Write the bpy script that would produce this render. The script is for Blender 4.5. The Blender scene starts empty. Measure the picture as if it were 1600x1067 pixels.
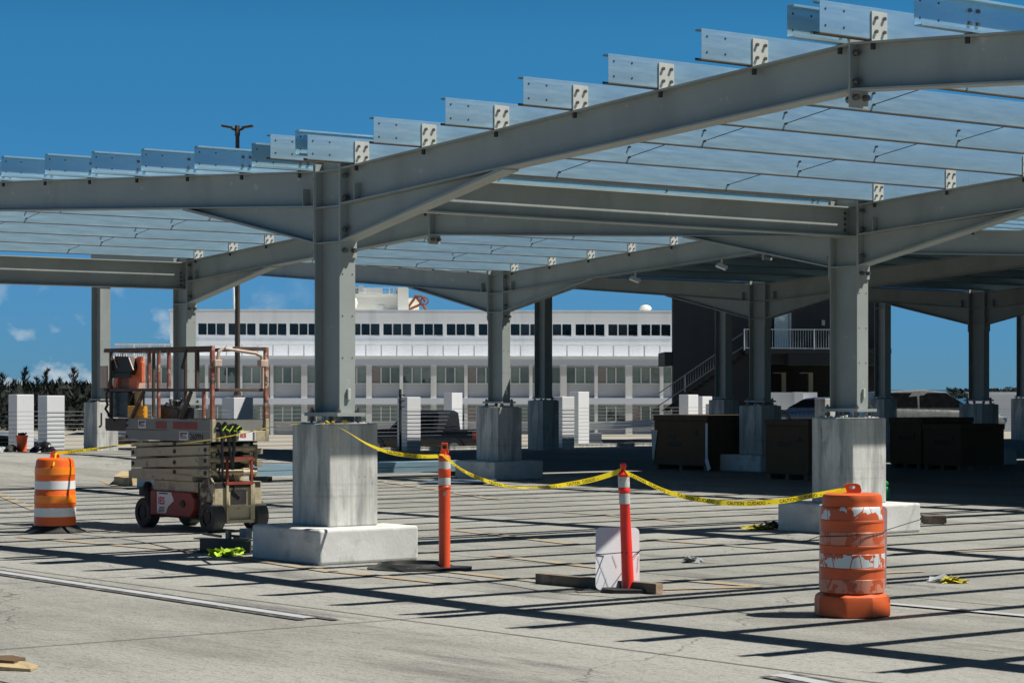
import bpy, math, random
from math import sin, cos, tan, pi, radians, atan2, sqrt, hypot
from mathutils import Vector, Matrix
random.seed(7)
SC = bpy.context.scene
COL = SC.collection
# ------------------------------------------------------------------ camera
F = 3654.0                     # focal length in pixels of the 1600 px wide picture
TH = radians(51.555)           # heading: the purlin direction lies this far right of the view axis
H = 1.72                       # eye height
HY = 608.0                     # horizon row
cd = bpy.data.cameras.new('camera'); cam = bpy.data.objects.new('camera', cd); COL.objects.link(cam)
cam.location = (0, 0, H); cam.rotation_euler = (pi/2, 0, TH)
cd.sensor_width = 36; cd.lens = F/1600*36; cd.shift_y = (HY-533.5)/1600
cd.clip_start = .1; cd.clip_end = 200000
SC.camera = cam
# ------------------------------------------------------------------ sky, sun, exposure
SUNV = Vector((.42, .487, 1)).normalized()
CT_, ST_ = cos(TH), sin(TH)
w = bpy.data.worlds.new('World'); SC.world = w; w.use_nodes = True
nt = w.node_tree; nt.nodes.clear()
def N(t, k, **kw):
    n = t.nodes.new(k)
    for a, b in kw.items(): setattr(n, a, b)
    return n
out = N(nt, 'ShaderNodeOutputWorld'); bg = N(nt, 'ShaderNodeBackground'); bg.inputs[1].default_value = .078
sky = N(nt, 'ShaderNodeTexSky', sky_type='NISHITA', sun_disc=False)
sky.sun_elevation = math.asin(SUNV.z); sky.sun_rotation = atan2(SUNV.x, SUNV.y)
sky.altitude = 8000; sky.air_density = 1.0; sky.dust_density = 0; sky.ozone_density = 3.5
tint = N(nt, 'ShaderNodeMix', data_type='RGBA', blend_type='MULTIPLY'); tint.inputs[0].default_value = 1
# the deep teal blue of the photograph: the air's colour graded by height above the horizon
tr = N(nt, 'ShaderNodeValToRGB'); els = tr.color_ramp.elements
els[0].position = 0; els[0].color = (.235, .40, .48, 1); els[1].position = .6; els[1].color = (.18, .27, .32, 1)
for p_, c_ in ((.05, (.34, .69, .77, 1)), (.15, (.31, 1.03, 1.06, 1)), (.3, (.19, .46, .53, 1))):
    e_ = els.new(p_); e_.color = c_
tc0 = N(nt, 'ShaderNodeTexCoord'); sx0 = N(nt, 'ShaderNodeSeparateXYZ')
nt.links.new(tc0.outputs['Generated'], sx0.inputs[0]); nt.links.new(sx0.outputs[2], tr.inputs[0]); nt.links.new(tr.outputs[0], tint.inputs[7])
nt.links.new(sky.outputs[0], tint.inputs[6])
# small fair weather clouds low over the sea
tc = N(nt, 'ShaderNodeTexCoord'); mp = N(nt, 'ShaderNodeMapping'); mp.inputs[3].default_value = (44, 44, 60)
mp.inputs[1].default_value = (3.3, 0.2, .4)
nz = N(nt, 'ShaderNodeTexNoise'); nz.inputs['Scale'].default_value = 1.0; nz.inputs['Detail'].default_value = 6; nz.inputs['Roughness'].default_value = .52
rp = N(nt, 'ShaderNodeValToRGB'); rp.color_ramp.elements[0].position = .53; rp.color_ramp.elements[1].position = .66
sx = N(nt, 'ShaderNodeSeparateXYZ'); r2 = N(nt, 'ShaderNodeValToRGB')
for e, (p_, v) in zip([r2.color_ramp.elements[0], r2.color_ramp.elements[1]], [(0.0, .85), (.056, 0)]): e.position = p_; e.color = (v, v, v, 1)
mu = N(nt, 'ShaderNodeMath', operation='MULTIPLY'); cm = N(nt, 'ShaderNodeMix', data_type='RGBA')
cm.inputs[7].default_value = (6.0, 6.5, 6.9, 1)
L = nt.links.new
L(tc.outputs['Generated'], mp.inputs[0]); L(mp.outputs[0], nz.inputs[0]); L(nz.outputs[0], rp.inputs[0])
L(tc.outputs['Generated'], sx.inputs[0]); L(sx.outputs[2], r2.inputs[0]); L(rp.outputs[0], mu.inputs[0]); L(r2.outputs[0], mu.inputs[1])
dt = N(nt, 'ShaderNodeVectorMath', operation='DOT_PRODUCT'); dt.inputs[1].default_value = (CT_, ST_, 0)
mr0 = N(nt, 'ShaderNodeMapRange'); mr0.inputs[1].default_value = -.125; mr0.inputs[2].default_value = -.07; mr0.inputs[3].default_value = 1; mr0.inputs[4].default_value = 0
mu2 = N(nt, 'ShaderNodeMath', operation='MULTIPLY')
L(tc.outputs['Generated'], dt.inputs[0]); L(dt.outputs['Value'], mr0.inputs[0]); L(mu.outputs[0], mu2.inputs[0]); L(mr0.outputs[0], mu2.inputs[1])
L(mu2.outputs[0], cm.inputs[0]); L(tint.outputs[2], cm.inputs[6]); L(cm.outputs[2], bg.inputs[0]); L(bg.outputs[0], out.inputs[0])
sd = bpy.data.lights.new('sun', 'SUN'); so = bpy.data.objects.new('sun', sd); COL.objects.link(so)
sd.energy = 4.9; sd.angle = radians(.53); sd.color = (1, .95, .87)
so.rotation_euler = SUNV.to_track_quat('Z', 'Y').to_euler(); so.location = (20, 20, 60)
SC.view_settings.view_transform = 'Standard'; SC.view_settings.look = 'None'
SC.view_settings.exposure = .42; SC.view_settings.gamma = 1
# ------------------------------------------------------------------ coordinates
CT, ST = cos(TH), sin(TH)
def cw(X, Z, z=0): return Vector((X*CT - Z*ST, X*ST + Z*CT, z))          # right / depth -> world
def at(px, py, Z): return cw((px-800)*Z/F, Z, H-(py-HY)*Z/F)
def gz(py, z=0): return F*(H-z)/(py-HY)
def gr(px, py, z=0):
    Z = gz(py, z); return cw((px-800)*Z/F, Z, z)
def W(p, q, z): return Vector((-p, q, z))
def q_at(px, p):                                                            # where the line p is crossed by column px
    t = (px-800)/F; return p*(CT+t*ST)/(ST-t*CT)
def zat(v): return v.y*CT - v.x*ST
def pxof(v):
    Z = zat(v); return 800+F*(v.x*CT+v.y*ST)/Z, HY-F*(v.z-H)/Z
# ------------------------------------------------------------------ materials
MATS = {}
def mat(name, col, rough=.6, metal=0, var=.12, scale=6, stretch=(1, 1, 1), bump=0, bscale=None, second=None, thr=(.5, .6), sscale=4, sdetail=6, sstretch=(1, 1, 1), spec=.5, third=None, tthr=(.5, .6), tscale=2, tstretch=(1,1,1)):
    m = bpy.data.materials.new(name); m.use_nodes = True; t = m.node_tree; b = t.nodes['Principled BSDF']
    b.inputs['Roughness'].default_value = rough; b.inputs['Metallic'].default_value = metal
    b.inputs['Specular IOR Level'].default_value = spec
    tc = N(t, 'ShaderNodeTexCoord')
    def noise(sc, st, det, off=0):
        mp = N(t, 'ShaderNodeMapping'); mp.inputs[3].default_value = st; mp.inputs[1].default_value = (off, off*1.7, off*.6)
        n = N(t, 'ShaderNodeTexNoise'); n.inputs['Scale'].default_value = sc; n.inputs['Detail'].default_value = det; n.inputs['Roughness'].default_value = .6
        t.links.new(tc.outputs['Object'], mp.inputs[0]); t.links.new(mp.outputs[0], n.inputs[0]); return n
    n = noise(scale, stretch, 8)
    mr = N(t, 'ShaderNodeMapRange'); mr.inputs[1].default_value = .3; mr.inputs[2].default_value = .7; mr.inputs[3].default_value = 1-var; mr.inputs[4].default_value = 1+var
    t.links.new(n.outputs[0], mr.inputs[0])
    mx = N(t, 'ShaderNodeMix', data_type='RGBA', blend_type='MULTIPLY'); mx.inputs[0].default_value = 1; mx.inputs[6].default_value = (*col, 1)
    t.links.new(mr.outputs[0], mx.inputs[7]); cur = mx.outputs[2]
    for c2, th, ss, st, off in ((second, thr, sscale, sstretch, 3.1), (third, tthr, tscale, tstretch, 8.7)):
        if c2 is None: continue
        s = noise(ss, st, sdetail, off)
        r = N(t, 'ShaderNodeMapRange'); r.inputs[1].default_value = th[0]; r.inputs[2].default_value = th[1]
        t.links.new(s.outputs[0], r.inputs[0])
        m2 = N(t, 'ShaderNodeMix', data_type='RGBA'); m2.inputs[7].default_value = (*c2, 1)
        t.links.new(r.outputs[0], m2.inputs[0]); t.links.new(cur, m2.inputs[6]); cur = m2.outputs[2]
    t.links.new(cur, b.inputs['Base Color'])
    if bump:
        n3 = noise(bscale or scale*4, (1, 1, 1), 6, 5)
        bp = N(t, 'ShaderNodeBump'); bp.inputs['Strength'].default_value = bump; bp.inputs['Distance'].default_value = .02
        t.links.new(n3.outputs[0], bp.inputs['Height']); t.links.new(bp.outputs[0], b.inputs['Normal'])
    rr = N(t, 'ShaderNodeMapRange'); rr.inputs[1].default_value = .3; rr.inputs[2].default_value = .7; rr.inputs[3].default_value = max(.02, rough-.08); rr.inputs[4].default_value = min(1, rough+.08)
    t.links.new(n.outputs[0], rr.inputs[0]); t.links.new(rr.outputs[0], b.inputs['Roughness'])
    MATS[name] = m; return m
M = MATS
def cracks(m):
    t = m.node_tree; b = t.nodes['Principled BSDF']; src = b.inputs['Base Color'].links[0].from_socket; tc = N(t, 'ShaderNodeTexCoord')
    ns = N(t, 'ShaderNodeTexNoise'); ns.inputs['Scale'].default_value = 1.2; ns.inputs['Detail'].default_value = 6
    ad = N(t, 'ShaderNodeMix', data_type='RGBA', blend_type='LINEAR_LIGHT'); ad.inputs[0].default_value = .5
    v = N(t, 'ShaderNodeTexVoronoi', feature='DISTANCE_TO_EDGE'); v.inputs['Scale'].default_value = .21
    r = N(t, 'ShaderNodeMapRange'); r.inputs[1].default_value = .0008; r.inputs[2].default_value = .0022; r.inputs[3].default_value = .45; r.inputs[4].default_value = 1
    v2 = N(t, 'ShaderNodeTexVoronoi', feature='F1'); v2.inputs['Scale'].default_value = .55; r2_ = N(t, 'ShaderNodeMapRange'); r2_.inputs[1].default_value = .035; r2_.inputs[2].default_value = .13; r2_.inputs[3].default_value = .62; r2_.inputs[4].default_value = 1
    t.links.new(tc.outputs['Object'], ns.inputs[0]); t.links.new(tc.outputs['Object'], ad.inputs[6]); t.links.new(ns.outputs[1], ad.inputs[7]); t.links.new(ad.outputs[2], v.inputs[0]); t.links.new(ad.outputs[2], v2.inputs[0])
    t.links.new(v.outputs[0], r.inputs[0]); t.links.new(v2.outputs[0], r2_.inputs[0])
    for x in (r, r2_):
        mx = N(t, 'ShaderNodeMix', data_type='RGBA', blend_type='MULTIPLY'); mx.inputs[0].default_value = 1
        t.links.new(src, mx.inputs[6]); t.links.new(x.outputs[0], mx.inputs[7]); src = mx.outputs[2]
    t.links.new(src, b.inputs['Base Color'])
def pits(m, amt=.55, hi=.335, streaks=True):
    # air holes and drips left by the formwork
    t = m.node_tree; b = t.nodes['Principled BSDF']; src = b.inputs['Base Color'].links[0].from_socket; tc = N(t, 'ShaderNodeTexCoord')
    for sc, st, lo, h_, a in ((42, (1, 1, 1), .27, hi, amt), (5, (3, 3, .12), .34, .5, .80), (1.1, (.2, .2, 9), .36, .44, .90))[:3 if streaks else 1]:
        mp = N(t, 'ShaderNodeMapping'); mp.inputs[3].default_value = st; n = N(t, 'ShaderNodeTexNoise'); n.inputs['Scale'].default_value = sc; n.inputs['Detail'].default_value = 3
        r = N(t, 'ShaderNodeMapRange'); r.inputs[1].default_value = lo; r.inputs[2].default_value = h_; r.inputs[3].default_value = a; r.inputs[4].default_value = 1
        mx = N(t, 'ShaderNodeMix', data_type='RGBA', blend_type='MULTIPLY'); mx.inputs[0].default_value = 1
        t.links.new(tc.outputs['Object'], mp.inputs[0]); t.links.new(mp.outputs[0], n.inputs[0]); t.links.new(n.outputs[0], r.inputs[0])
        t.links.new(src, mx.inputs[6]); t.links.new(r.outputs[0], mx.inputs[7]); src = mx.outputs[2]
    t.links.new(src, b.inputs['Base Color'])
def speckle(m):
    # fine pits and grit, and faint wheel marks, on the worn concrete
    t = m.node_tree; b = t.nodes['Principled BSDF']; src = b.inputs['Base Color'].links[0].from_socket; tc = N(t, 'ShaderNodeTexCoord')
    for sc, st, lo, hi, a, b_ in ((38, (.6, 1.3, 1), .30, .46, .55, 1), (15, (.35, 1.6, 1), .30, .5, .74, 1), (110, (1, 1, 1), .34, .7, .82, 1.16)):
        mp = N(t, 'ShaderNodeMapping'); mp.inputs[3].default_value = st; n = N(t, 'ShaderNodeTexNoise'); n.inputs['Scale'].default_value = sc; n.inputs['Detail'].default_value = 4
        r = N(t, 'ShaderNodeMapRange'); r.inputs[1].default_value = lo; r.inputs[2].default_value = hi; r.inputs[3].default_value = a; r.inputs[4].default_value = b_
        mx = N(t, 'ShaderNodeMix', data_type='RGBA', blend_type='MULTIPLY'); mx.inputs[0].default_value = 1
        t.links.new(tc.outputs['Object'], mp.inputs[0]); t.links.new(mp.outputs[0], n.inputs[0]); t.links.new(n.outputs[0], r.inputs[0])
        t.links.new(src, mx.inputs[6]); t.links.new(r.outputs[0], mx.inputs[7]); src = mx.outputs[2]
    t.links.new(src, b.inputs['Base Color'])
mat('deck', (.25, .249, .223), .85, var=.22, scale=.9, stretch=(.5, 1.6, 1), bump=.6, bscale=30, second=(.325, .325, .298), thr=(.44, .62), sscale=.3, sstretch=(.35, 1.5, 1), third=(.135, .136, .128), tthr=(.57, .72), tscale=1.1, tstretch=(.3, 1.6, 1))
speckle(M['deck']); cracks(M['deck'])
mat('lot', (.30, .28, .235), .9, var=.15, scale=.4, bump=.2)
mat('joint', (.06, .06, .055), .9)
mat('orange_line', (.37, .24, .105), .85, var=.1, scale=3, second=(.275, .268, .235), thr=(.36, .56), sscale=6)
mat('white_line', (.37, .385, .40), .8, var=.1, scale=3, second=(.3, .3, .28), thr=(.55, .68), sscale=8)
mat('black_line', (.06, .06, .062), .85, var=.2, scale=5, second=(.2, .2, .18), thr=(.55, .66), sscale=9)
mat('concrete', (.52, .53, .50), .85, var=.16, scale=2.6, stretch=(1, 1, .4), bump=.12, bscale=28, second=(.27, .28, .27), thr=(.50, .70), sscale=2.8, sstretch=(2.4, 2.4, .32), third=(.64, .645, .61), tthr=(.54, .66), tscale=3.4, tstretch=(1.6, 1.6, .5))
mat('footing', (.58, .585, .56), .88, var=.13, scale=2.5, bump=.14, bscale=24, second=(.34, .345, .33), thr=(.55, .72), sscale=3.4, third=(.68, .68, .655), tthr=(.55, .66), tscale=3)
pits(M['concrete']); pits(M['footing'], .55, .335, False)
mat('rust_stain', (.33, .2, .11), .9, var=.2, scale=6, second=(.52, .53, .50), thr=(.38, .52), sscale=9, sstretch=(3, 3, .7))
mat('steel', (.315, .348, .335), .5, var=.10, scale=1.3, spec=.4, second=(.25, .272, .262), thr=(.54, .74), sscale=1.2, sstretch=(1, 1, .3), third=(.45, .47, .45), tthr=(.66, .72), tscale=7)
mat('cleat', (.50, .52, .49), .55, var=.08, scale=6)
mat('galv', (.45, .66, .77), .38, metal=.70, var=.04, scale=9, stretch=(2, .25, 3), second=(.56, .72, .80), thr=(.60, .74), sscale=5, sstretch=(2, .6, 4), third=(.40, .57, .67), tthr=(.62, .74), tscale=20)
mat('galv_under_shade', (.10, .088, .068), .7, metal=.2, var=.2, scale=5)  # shade under the purlin flanges put into the colour as dark brown
mat('galv_dark', (.05, .055, .055), .5, metal=.3)
mat('bolt', (.16, .16, .155), .45, metal=.7)
mat('rod', (.03, .03, .032), .6)
mat('panel', (.012, .013, .015), .4)
mat('white_paint', (.74, .765, .79), .7, var=.05, scale=1.2, second=(.62, .64, .65), thr=(.6, .76), sscale=2, sstretch=(2, 2, .5))
mat('facade', (.82, .83, .82), .8, var=.05, scale=.3, second=(.66, .67, .665), thr=(.54, .74), sscale=.5, sstretch=(1.6, 1.6, .12))
mat('facade_low', (.76, .81, .88), .8, var=.03, scale=.3)
mat('spandrel', (.56, .58, .60), .8, var=.04, scale=.4)
mat('glass_dark', (.006, .014, .02), .15, spec=.5)
mat('glass_pale', (.27, .34, .31), .3, var=.15, scale=.6)
mat('glass_dusk', (.022, .034, .042), .2)
mat('glass_mid', (.19, .25, .235), .2, var=.2, scale=.9)
mat('glass_low', (.25, .31, .29), .3, var=.3, scale=.8, second=(.05, .07, .07), thr=(.55, .6), sscale=.9)
mat('blind', (.34, .31, .29), .6, var=.1)
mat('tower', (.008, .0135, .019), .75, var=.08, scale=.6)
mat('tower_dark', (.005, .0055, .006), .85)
mat('rail_pale', (.30, .36, .40), .5)
mat('rail_dim', (.085, .11, .135), .6)
mat('door', (.42, .55, .56), .55)
mat('jamb', (.2, .19, .14), .7)
mat('cable', (.30, .32, .33), .5, metal=.3)
mat('orange_drum', (.80, .13, .012), .4, var=.06, scale=5, second=(.68, .10, .012), thr=(.55, .7), sscale=5)
mat('orange_band', (.95, .25, .015), .32, var=.05, scale=8)
mat('white_band', (.74, .76, .76), .3, var=.04, scale=6, second=(.5, .5, .5), thr=(.66, .74), sscale=9)
mat('old_drum', (.62, .105, .02), .5, var=.12, scale=4, second=(.50, .085, .022), thr=(.52, .66), sscale=6, third=(.24, .05, .02), tthr=(.66, .74), tscale=9)
def band_mat(name, paint, bare, thr):
    m = mat(name, paint, .4, var=.06, scale=7)
    t = m.node_tree; b = t.nodes['Principled BSDF']; src = b.inputs['Base Color'].links[0].from_socket
    tc = N(t, 'ShaderNodeTexCoord'); v = N(t, 'ShaderNodeTexVoronoi', feature='DISTANCE_TO_EDGE'); v.inputs['Scale'].default_value = 8
    mp = N(t, 'ShaderNodeMapping'); mp.inputs[3].default_value = (1, 1, .32)
    ns = N(t, 'ShaderNodeTexNoise'); ns.inputs['Scale'].default_value = 9; ns.inputs['Detail'].default_value = 6
    t.links.new(tc.outputs['Object'], mp.inputs[0]); t.links.new(mp.outputs[0], v.inputs[0]); t.links.new(tc.outputs['Object'], ns.inputs[0])
    a = N(t, 'ShaderNodeMath', operation='LESS_THAN'); a.inputs[1].default_value = .022; t.links.new(v.outputs[0], a.inputs[0])
    c = N(t, 'ShaderNodeMath', operation='GREATER_THAN'); c.inputs[1].default_value = thr; t.links.new(ns.outputs[0], c.inputs[0])
    mxx = N(t, 'ShaderNodeMath', operation='MAXIMUM'); t.links.new(a.outputs[0], mxx.inputs[0]); t.links.new(c.outputs[0], mxx.inputs[1])
    m2 = N(t, 'ShaderNodeMix', data_type='RGBA'); m2.inputs[7].default_value = (*bare, 1)
    t.links.new(mxx.outputs[0], m2.inputs[0]); t.links.new(src, m2.inputs[6]); t.links.new(m2.outputs[2], b.inputs['Base Color'])
band_mat('worn_white', (.60, .66, .66), (.52, .09, .02), .545)
band_mat('worn_white_top', (.60, .66, .66), (.52, .09, .02), .47)
band_mat('worn_pink', (.56, .215, .135), (.46, .08, .022), .55)
mat('rubber', (.016, .016, .016), .62, var=.3, scale=5, second=(.05, .05, .048), thr=(.58, .7), sscale=6, bump=.2, bscale=12)
mat('rubber_smooth', (.018, .018, .018), .42, var=.15, scale=3)
mat('scuff', (.5, .52, .52), .8, second=(.02, .02, .02), thr=(.47, .53), sscale=22)
mat('post_orange', (.78, .085, .02), .42, var=.08, scale=5, second=(.62, .075, .025), thr=(.55, .68), sscale=4)
mat('post_red', (.88, .035, .018), .35, var=.05, scale=5)
mat('collar', (.55, .56, .53), .4, var=.1, scale=9, second=(.40, .38, .35), thr=(.55, .65), sscale=14)
mat('tape', (.80, .64, .01), .42, var=.06, scale=12)
def translucent(m, col, f):
    t = m.node_tree; o = t.nodes['Material Output']; b = t.nodes['Principled BSDF']; tr = N(t, 'ShaderNodeBsdfTranslucent'); tr.inputs[0].default_value = (*col, 1)
    mx = N(t, 'ShaderNodeMixShader'); mx.inputs[0].default_value = f; t.links.new(b.outputs[0], mx.inputs[1]); t.links.new(tr.outputs[0], mx.inputs[2]); t.links.new(mx.outputs[0], o.inputs[0])
translucent(M['tape'], (.88, .70, .02), .42)
mat('ink', (.012, .012, .012), .6)
mat('tape_dull', (.50, .42, .02), .5, var=.4, scale=30, second=(.05, .05, .02), thr=(.52, .6), sscale=30)
mat('sign_white', (.84, .85, .87), .45, var=.03, scale=3)
mat('wire', (.012, .012, .012), .5)
mat('timber', (.15, .118, .09), .9, var=.3, scale=5, stretch=(.6, 6, 6), bump=.4, bscale=30, second=(.26, .2, .15), thr=(.58, .7), sscale=5)
mat('timber_end', (.36, .26, .17), .9, var=.3, scale=14, bump=.3)
mat('cardboard', (.13, .088, .055), .9, var=.1, scale=2, spec=.1, second=(.10, .068, .045), thr=(.55, .7), sscale=2)
mat('cream', (.44, .375, .245), .5, var=.10, scale=4, second=(.13, .11, .085), thr=(.63, .72), sscale=9, third=(.22, .19, .13), tthr=(.5, .66), tscale=3)
mat('cream_rust', (.36, .31, .22), .6, var=.15, scale=5, second=(.07, .05, .04), thr=(.47, .56), sscale=11)
mat('lift_grey', (.20, .20, .18), .5, var=.1, scale=4, second=(.15, .13, .115), thr=(.66, .74), sscale=11)
mat('lift_rust', (.28, .095, .06), .6, var=.25, scale=7, second=(.09, .055, .045), thr=(.52, .62), sscale=10, third=(.50, .36, .29), tthr=(.54, .62), tscale=9)
mat('lift_brown', (.075, .05, .042), .65, var=.25, scale=8, second=(.26, .12, .085), thr=(.60, .7), sscale=10)
mat('lift_red', (.25, .04, .025), .55, var=.2, scale=5, second=(.11, .03, .022), thr=(.55, .68), sscale=5)
mat('lift_orange', (.75, .17, .07), .5, var=.12, scale=8)
mat('lift_pink', (.50, .38, .31), .6, var=.15, scale=9)
mat('lift_yellow', (.80, .36, .02), .5, var=.1, scale=6)
mat('tan_board', (.42, .33, .18), .8, var=.25, scale=30)
mat('dark_part', (.02, .019, .018), .6, var=.3, scale=6)
mat('tyre', (.055, .054, .052), .85, var=.25, scale=9, second=(.13, .125, .115), thr=(.55, .72), sscale=7, bump=.2, bscale=30)
mat('sticker', (.72, .72, .72), .5, var=.05, scale=9)
mat('sticker_red', (.45, .012, .03), .5)
mat('hivis', (.55, .78, .03), .6, var=.2, scale=20)
mat('hivis_dull', (.42, .60, .03), .6, var=.4, scale=20, second=(.06, .09, .02), thr=(.55, .66), sscale=16)
mat('black_bag', (.012, .012, .013), .3, var=.3, scale=10, bump=.5, bscale=14)
mat('bucket', (.95, .13, .03), .4)
mat('plastic_clear', (.40, .43, .43), .25)
mat('car_silver', (.30, .33, .36), .25, metal=.5)
mat('car_grey', (.26, .275, .275), .3, metal=.4)
mat('car_blue', (.045, .075, .125), .3, metal=.2)
mat('car_black', (.016, .014, .014), .3)
mat('car_glass', (.005, .006, .007), .25, spec=.2)
mat('tail_red', (.22, .01, .01), .25)
mat('chrome', (.6, .62, .64), .2, metal=1)
mat('pole_brown', (.075, .062, .05), .6, var=.15, scale=3)
mat('green_plastic', (.01, .33, .06), .45)
mat('blue_grey_sheet', (.16, .21, .27), .45, metal=.3)
mat('leaf', (.005, .011, .008), .9, var=.4, scale=.6)
mat('leaf_light', (.010, .018, .012), .9, var=.3, scale=.6)
mat('trunk', (.05, .04, .033), .9)
mat('sea', (.02, .075, .13), .35)
mat('land', (.10, .11, .07), .95, var=.3, scale=.02)
mat('rust_red', (.20, .065, .03), .8, var=.2, scale=3)
mat('tank_white', (.72, .72, .66), .6, var=.04, scale=1)
mat('grout', (.55, .55, .52), .9, var=.2, scale=20)
# ------------------------------------------------------------------ mesh helpers
class MB:
    def __init__(s): s.v = []; s.f = []
    def add(s, vs, fs):
        o = len(s.v); s.v += [Vector(v) for v in vs]; s.f += [[i+o for i in f] for f in fs]; return s
    def box(s, a, b, R=None):
        (x0, y0, z0), (x1, y1, z1) = a, b
        x0, x1 = min(x0, x1), max(x0, x1); y0, y1 = min(y0, y1), max(y0, y1); z0, z1 = min(z0, z1), max(z0, z1)
        vs = [Vector(v) for v in ((x0, y0, z0), (x1, y0, z0), (x1, y1, z0), (x0, y1, z0), (x0, y0, z1), (x1, y0, z1), (x1, y1, z1), (x0, y1, z1))]
        if R is not None: vs = [R @ v for v in vs]
        return s.add(vs, [(0, 3, 2, 1), (4, 5, 6, 7), (0, 1, 5, 4), (1, 2, 6, 5), (2, 3, 7, 6), (3, 0, 4, 7)])
    def prism(s, pts, fn, t0, t1):
        n = len(pts); vs = [fn(a, b, t0) for a, b in pts]+[fn(a, b, t1) for a, b in pts]
        A = sum(pts[i][0]*pts[(i+1) % n][1]-pts[(i+1) % n][0]*pts[i][1] for i in range(n))
        fs = [list(range(n))[::-1], list(range(n, 2*n))]+[(i, (i+1) % n, n+(i+1) % n, n+i) for i in range(n)]
        # keep normals outward whatever the mapping's handedness
        e1 = Vector(fn(1, 0, 0))-Vector(fn(0, 0, 0)); e2 = Vector(fn(0, 1, 0))-Vector(fn(0, 0, 0)); e3 = Vector(fn(0, 0, 1))-Vector(fn(0, 0, 0))
        if (e1.cross(e2).dot(e3))*A*(t1-t0) < 0: fs = [list(f)[::-1] for f in fs]
        return s.add(vs, fs)
    def tube(s, pts, r, n=8, r2=None, caps=True):
        pts = [Vector(p) for p in pts]; m = len(pts); rs = [r if r2 is None else r+(r2-r)*i/(m-1) for i in range(m)]
        vs = []; fs = []; up = None
        for i, p in enumerate(pts):
            d = (pts[min(i+1, m-1)]-pts[max(i-1, 0)]).normalized()
            if up is None: up = d.orthogonal().normalized()
            up = (up-d*up.dot(d)); up = up.normalized() if up.length > 1e-6 else d.orthogonal().normalized()
            sd_ = d.cross(up)
            for k in range(n):
                a = 2*pi*k/n; vs.append(p+(up*cos(a)+sd_*sin(a))*rs[i])
        for i in range(m-1):
            for k in range(n):
                a, b = i*n+k, i*n+(k+1) % n; fs.append((a, b, b+n, a+n))
        if caps: fs.append(tuple(range(n))[::-1]); fs.append(tuple((m-1)*n+k for k in range(n)))
        return s.add(vs, fs)
    def bar(s, a, b, wd, ht, up=(0, 0, 1)):
        a, b = Vector(a), Vector(b); d = (b-a).normalized(); u = Vector(up); sd_ = d.cross(u)
        if sd_.length < 1e-4: sd_ = d.cross(Vector((1, 0, 0)))
        sd_.normalize(); u = sd_.cross(d)
        vs = [p+sd_*(i*wd/2)+u*(j*ht/2) for p in (a, b) for i, j in ((-1, -1), (1, -1), (1, 1), (-1, 1))]
        return s.add(vs, [(0, 3, 2, 1)[::-1], (4, 5, 6, 7)[::-1], (0, 1, 5, 4)[::-1], (1, 2, 6, 5)[::-1], (2, 3, 7, 6)[::-1], (3, 0, 4, 7)[::-1]])
    def lathe(s, prof, n=32, c=(0, 0, 0), cap0=True, cap1=True, sq=None):
        vs = []; fs = []; c = Vector(c)
        for r, z in prof:
            for k in range(n):
                a = 2*pi*k/n; rr = r*(sq(a, z) if sq else 1); vs.append(c+Vector((rr*cos(a), rr*sin(a), z)))
        for i in range(len(prof)-1):
            for k in range(n):
                a, b = i*n+k, i*n+(k+1) % n; fs.append((a, b, b+n, a+n))
        if cap0: fs.append(tuple(range(n))[::-1])
        if cap1: fs.append(tuple((len(prof)-1)*n+k for k in range(n)))
        return s.add(vs, fs)
    def cyl(s, a, b, r, n=12): return s.tube([a, b], r, n)
    def loft(s, secs, close=True):
        n = len(secs[0]); vs = [v for c in secs for v in c]; fs = []
        for i in range(len(secs)-1):
            for k in range(n):
                a, b = i*n+k, i*n+(k+1) % n; fs.append((a, b, b+n, a+n))
        fs.append(tuple(range(n))[::-1]); fs.append(tuple((len(secs)-1)*n+k for k in range(n)))
        return s.add(vs, fs)
    def mesh(s, name, m, off=(0, 0, 0), smooth=False):
        me = bpy.data.meshes.new(name); o = Vector(off)
        me.from_pydata([tuple(v-o) for v in s.v], [], [tuple(f) for f in s.f]); me.materials.append(M[m] if isinstance(m, str) else m)
        if smooth:
            for p in me.polygons: p.use_smooth = True
        me.update(); return me
def bev(o, wd=.006, seg=2, ang=35):
    b = o.modifiers.new('bevel', 'BEVEL'); b.width = wd; b.segments = seg; b.limit_method = 'ANGLE'; b.angle_limit = radians(ang); return o
def sm(o, ang=40):
    for p in o.data.polygons: p.use_smooth = True
    try: o.data.set_sharp_from_angle(angle=radians(ang))
    except Exception: pass
    return o
def tag(o, label, cat, group=None, kind=None):
    if label: o['label'] = label
    if cat: o['category'] = cat
    if group: o['group'] = group
    if kind: o['kind'] = kind
    return o
def thing(name, label, cat, loc=(0, 0, 0), group=None, rz=0):
    o = bpy.data.objects.new(name, None); COL.objects.link(o); o.location = loc; o.rotation_euler = (0, 0, rz); o.empty_display_size = .2
    return tag(o, label, cat, group)
def part(name, mb, m, parent, world=False, top=None, label=None):
    off = (0, 0, 0)
    if world:
        r = parent
        while r.parent: r = r.parent
        off = r.location
    me = mb if isinstance(mb, bpy.types.Mesh) else mb.mesh(name, m, off)
    o = bpy.data.objects.new(name, me); COL.objects.link(o); o.parent = parent
    if label: o['label'] = label
    return o
def solo(name, mb, m, label, cat, loc=None, group=None, kind=None, rz=0, world=True):
    if loc is None:
        xs = [v.x for v in mb.v]; ys = [v.y for v in mb.v]; zs = [v.z for v in mb.v]
        loc = Vector(((min(xs)+max(xs))/2, (min(ys)+max(ys))/2, min(zs)))
    o = bpy.data.objects.new(name, mb.mesh(name, m, loc if world else (0, 0, 0))); COL.objects.link(o); o.location = loc; o.rotation_euler = (0, 0, rz)
    return tag(o, label, cat, group, kind)
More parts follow.
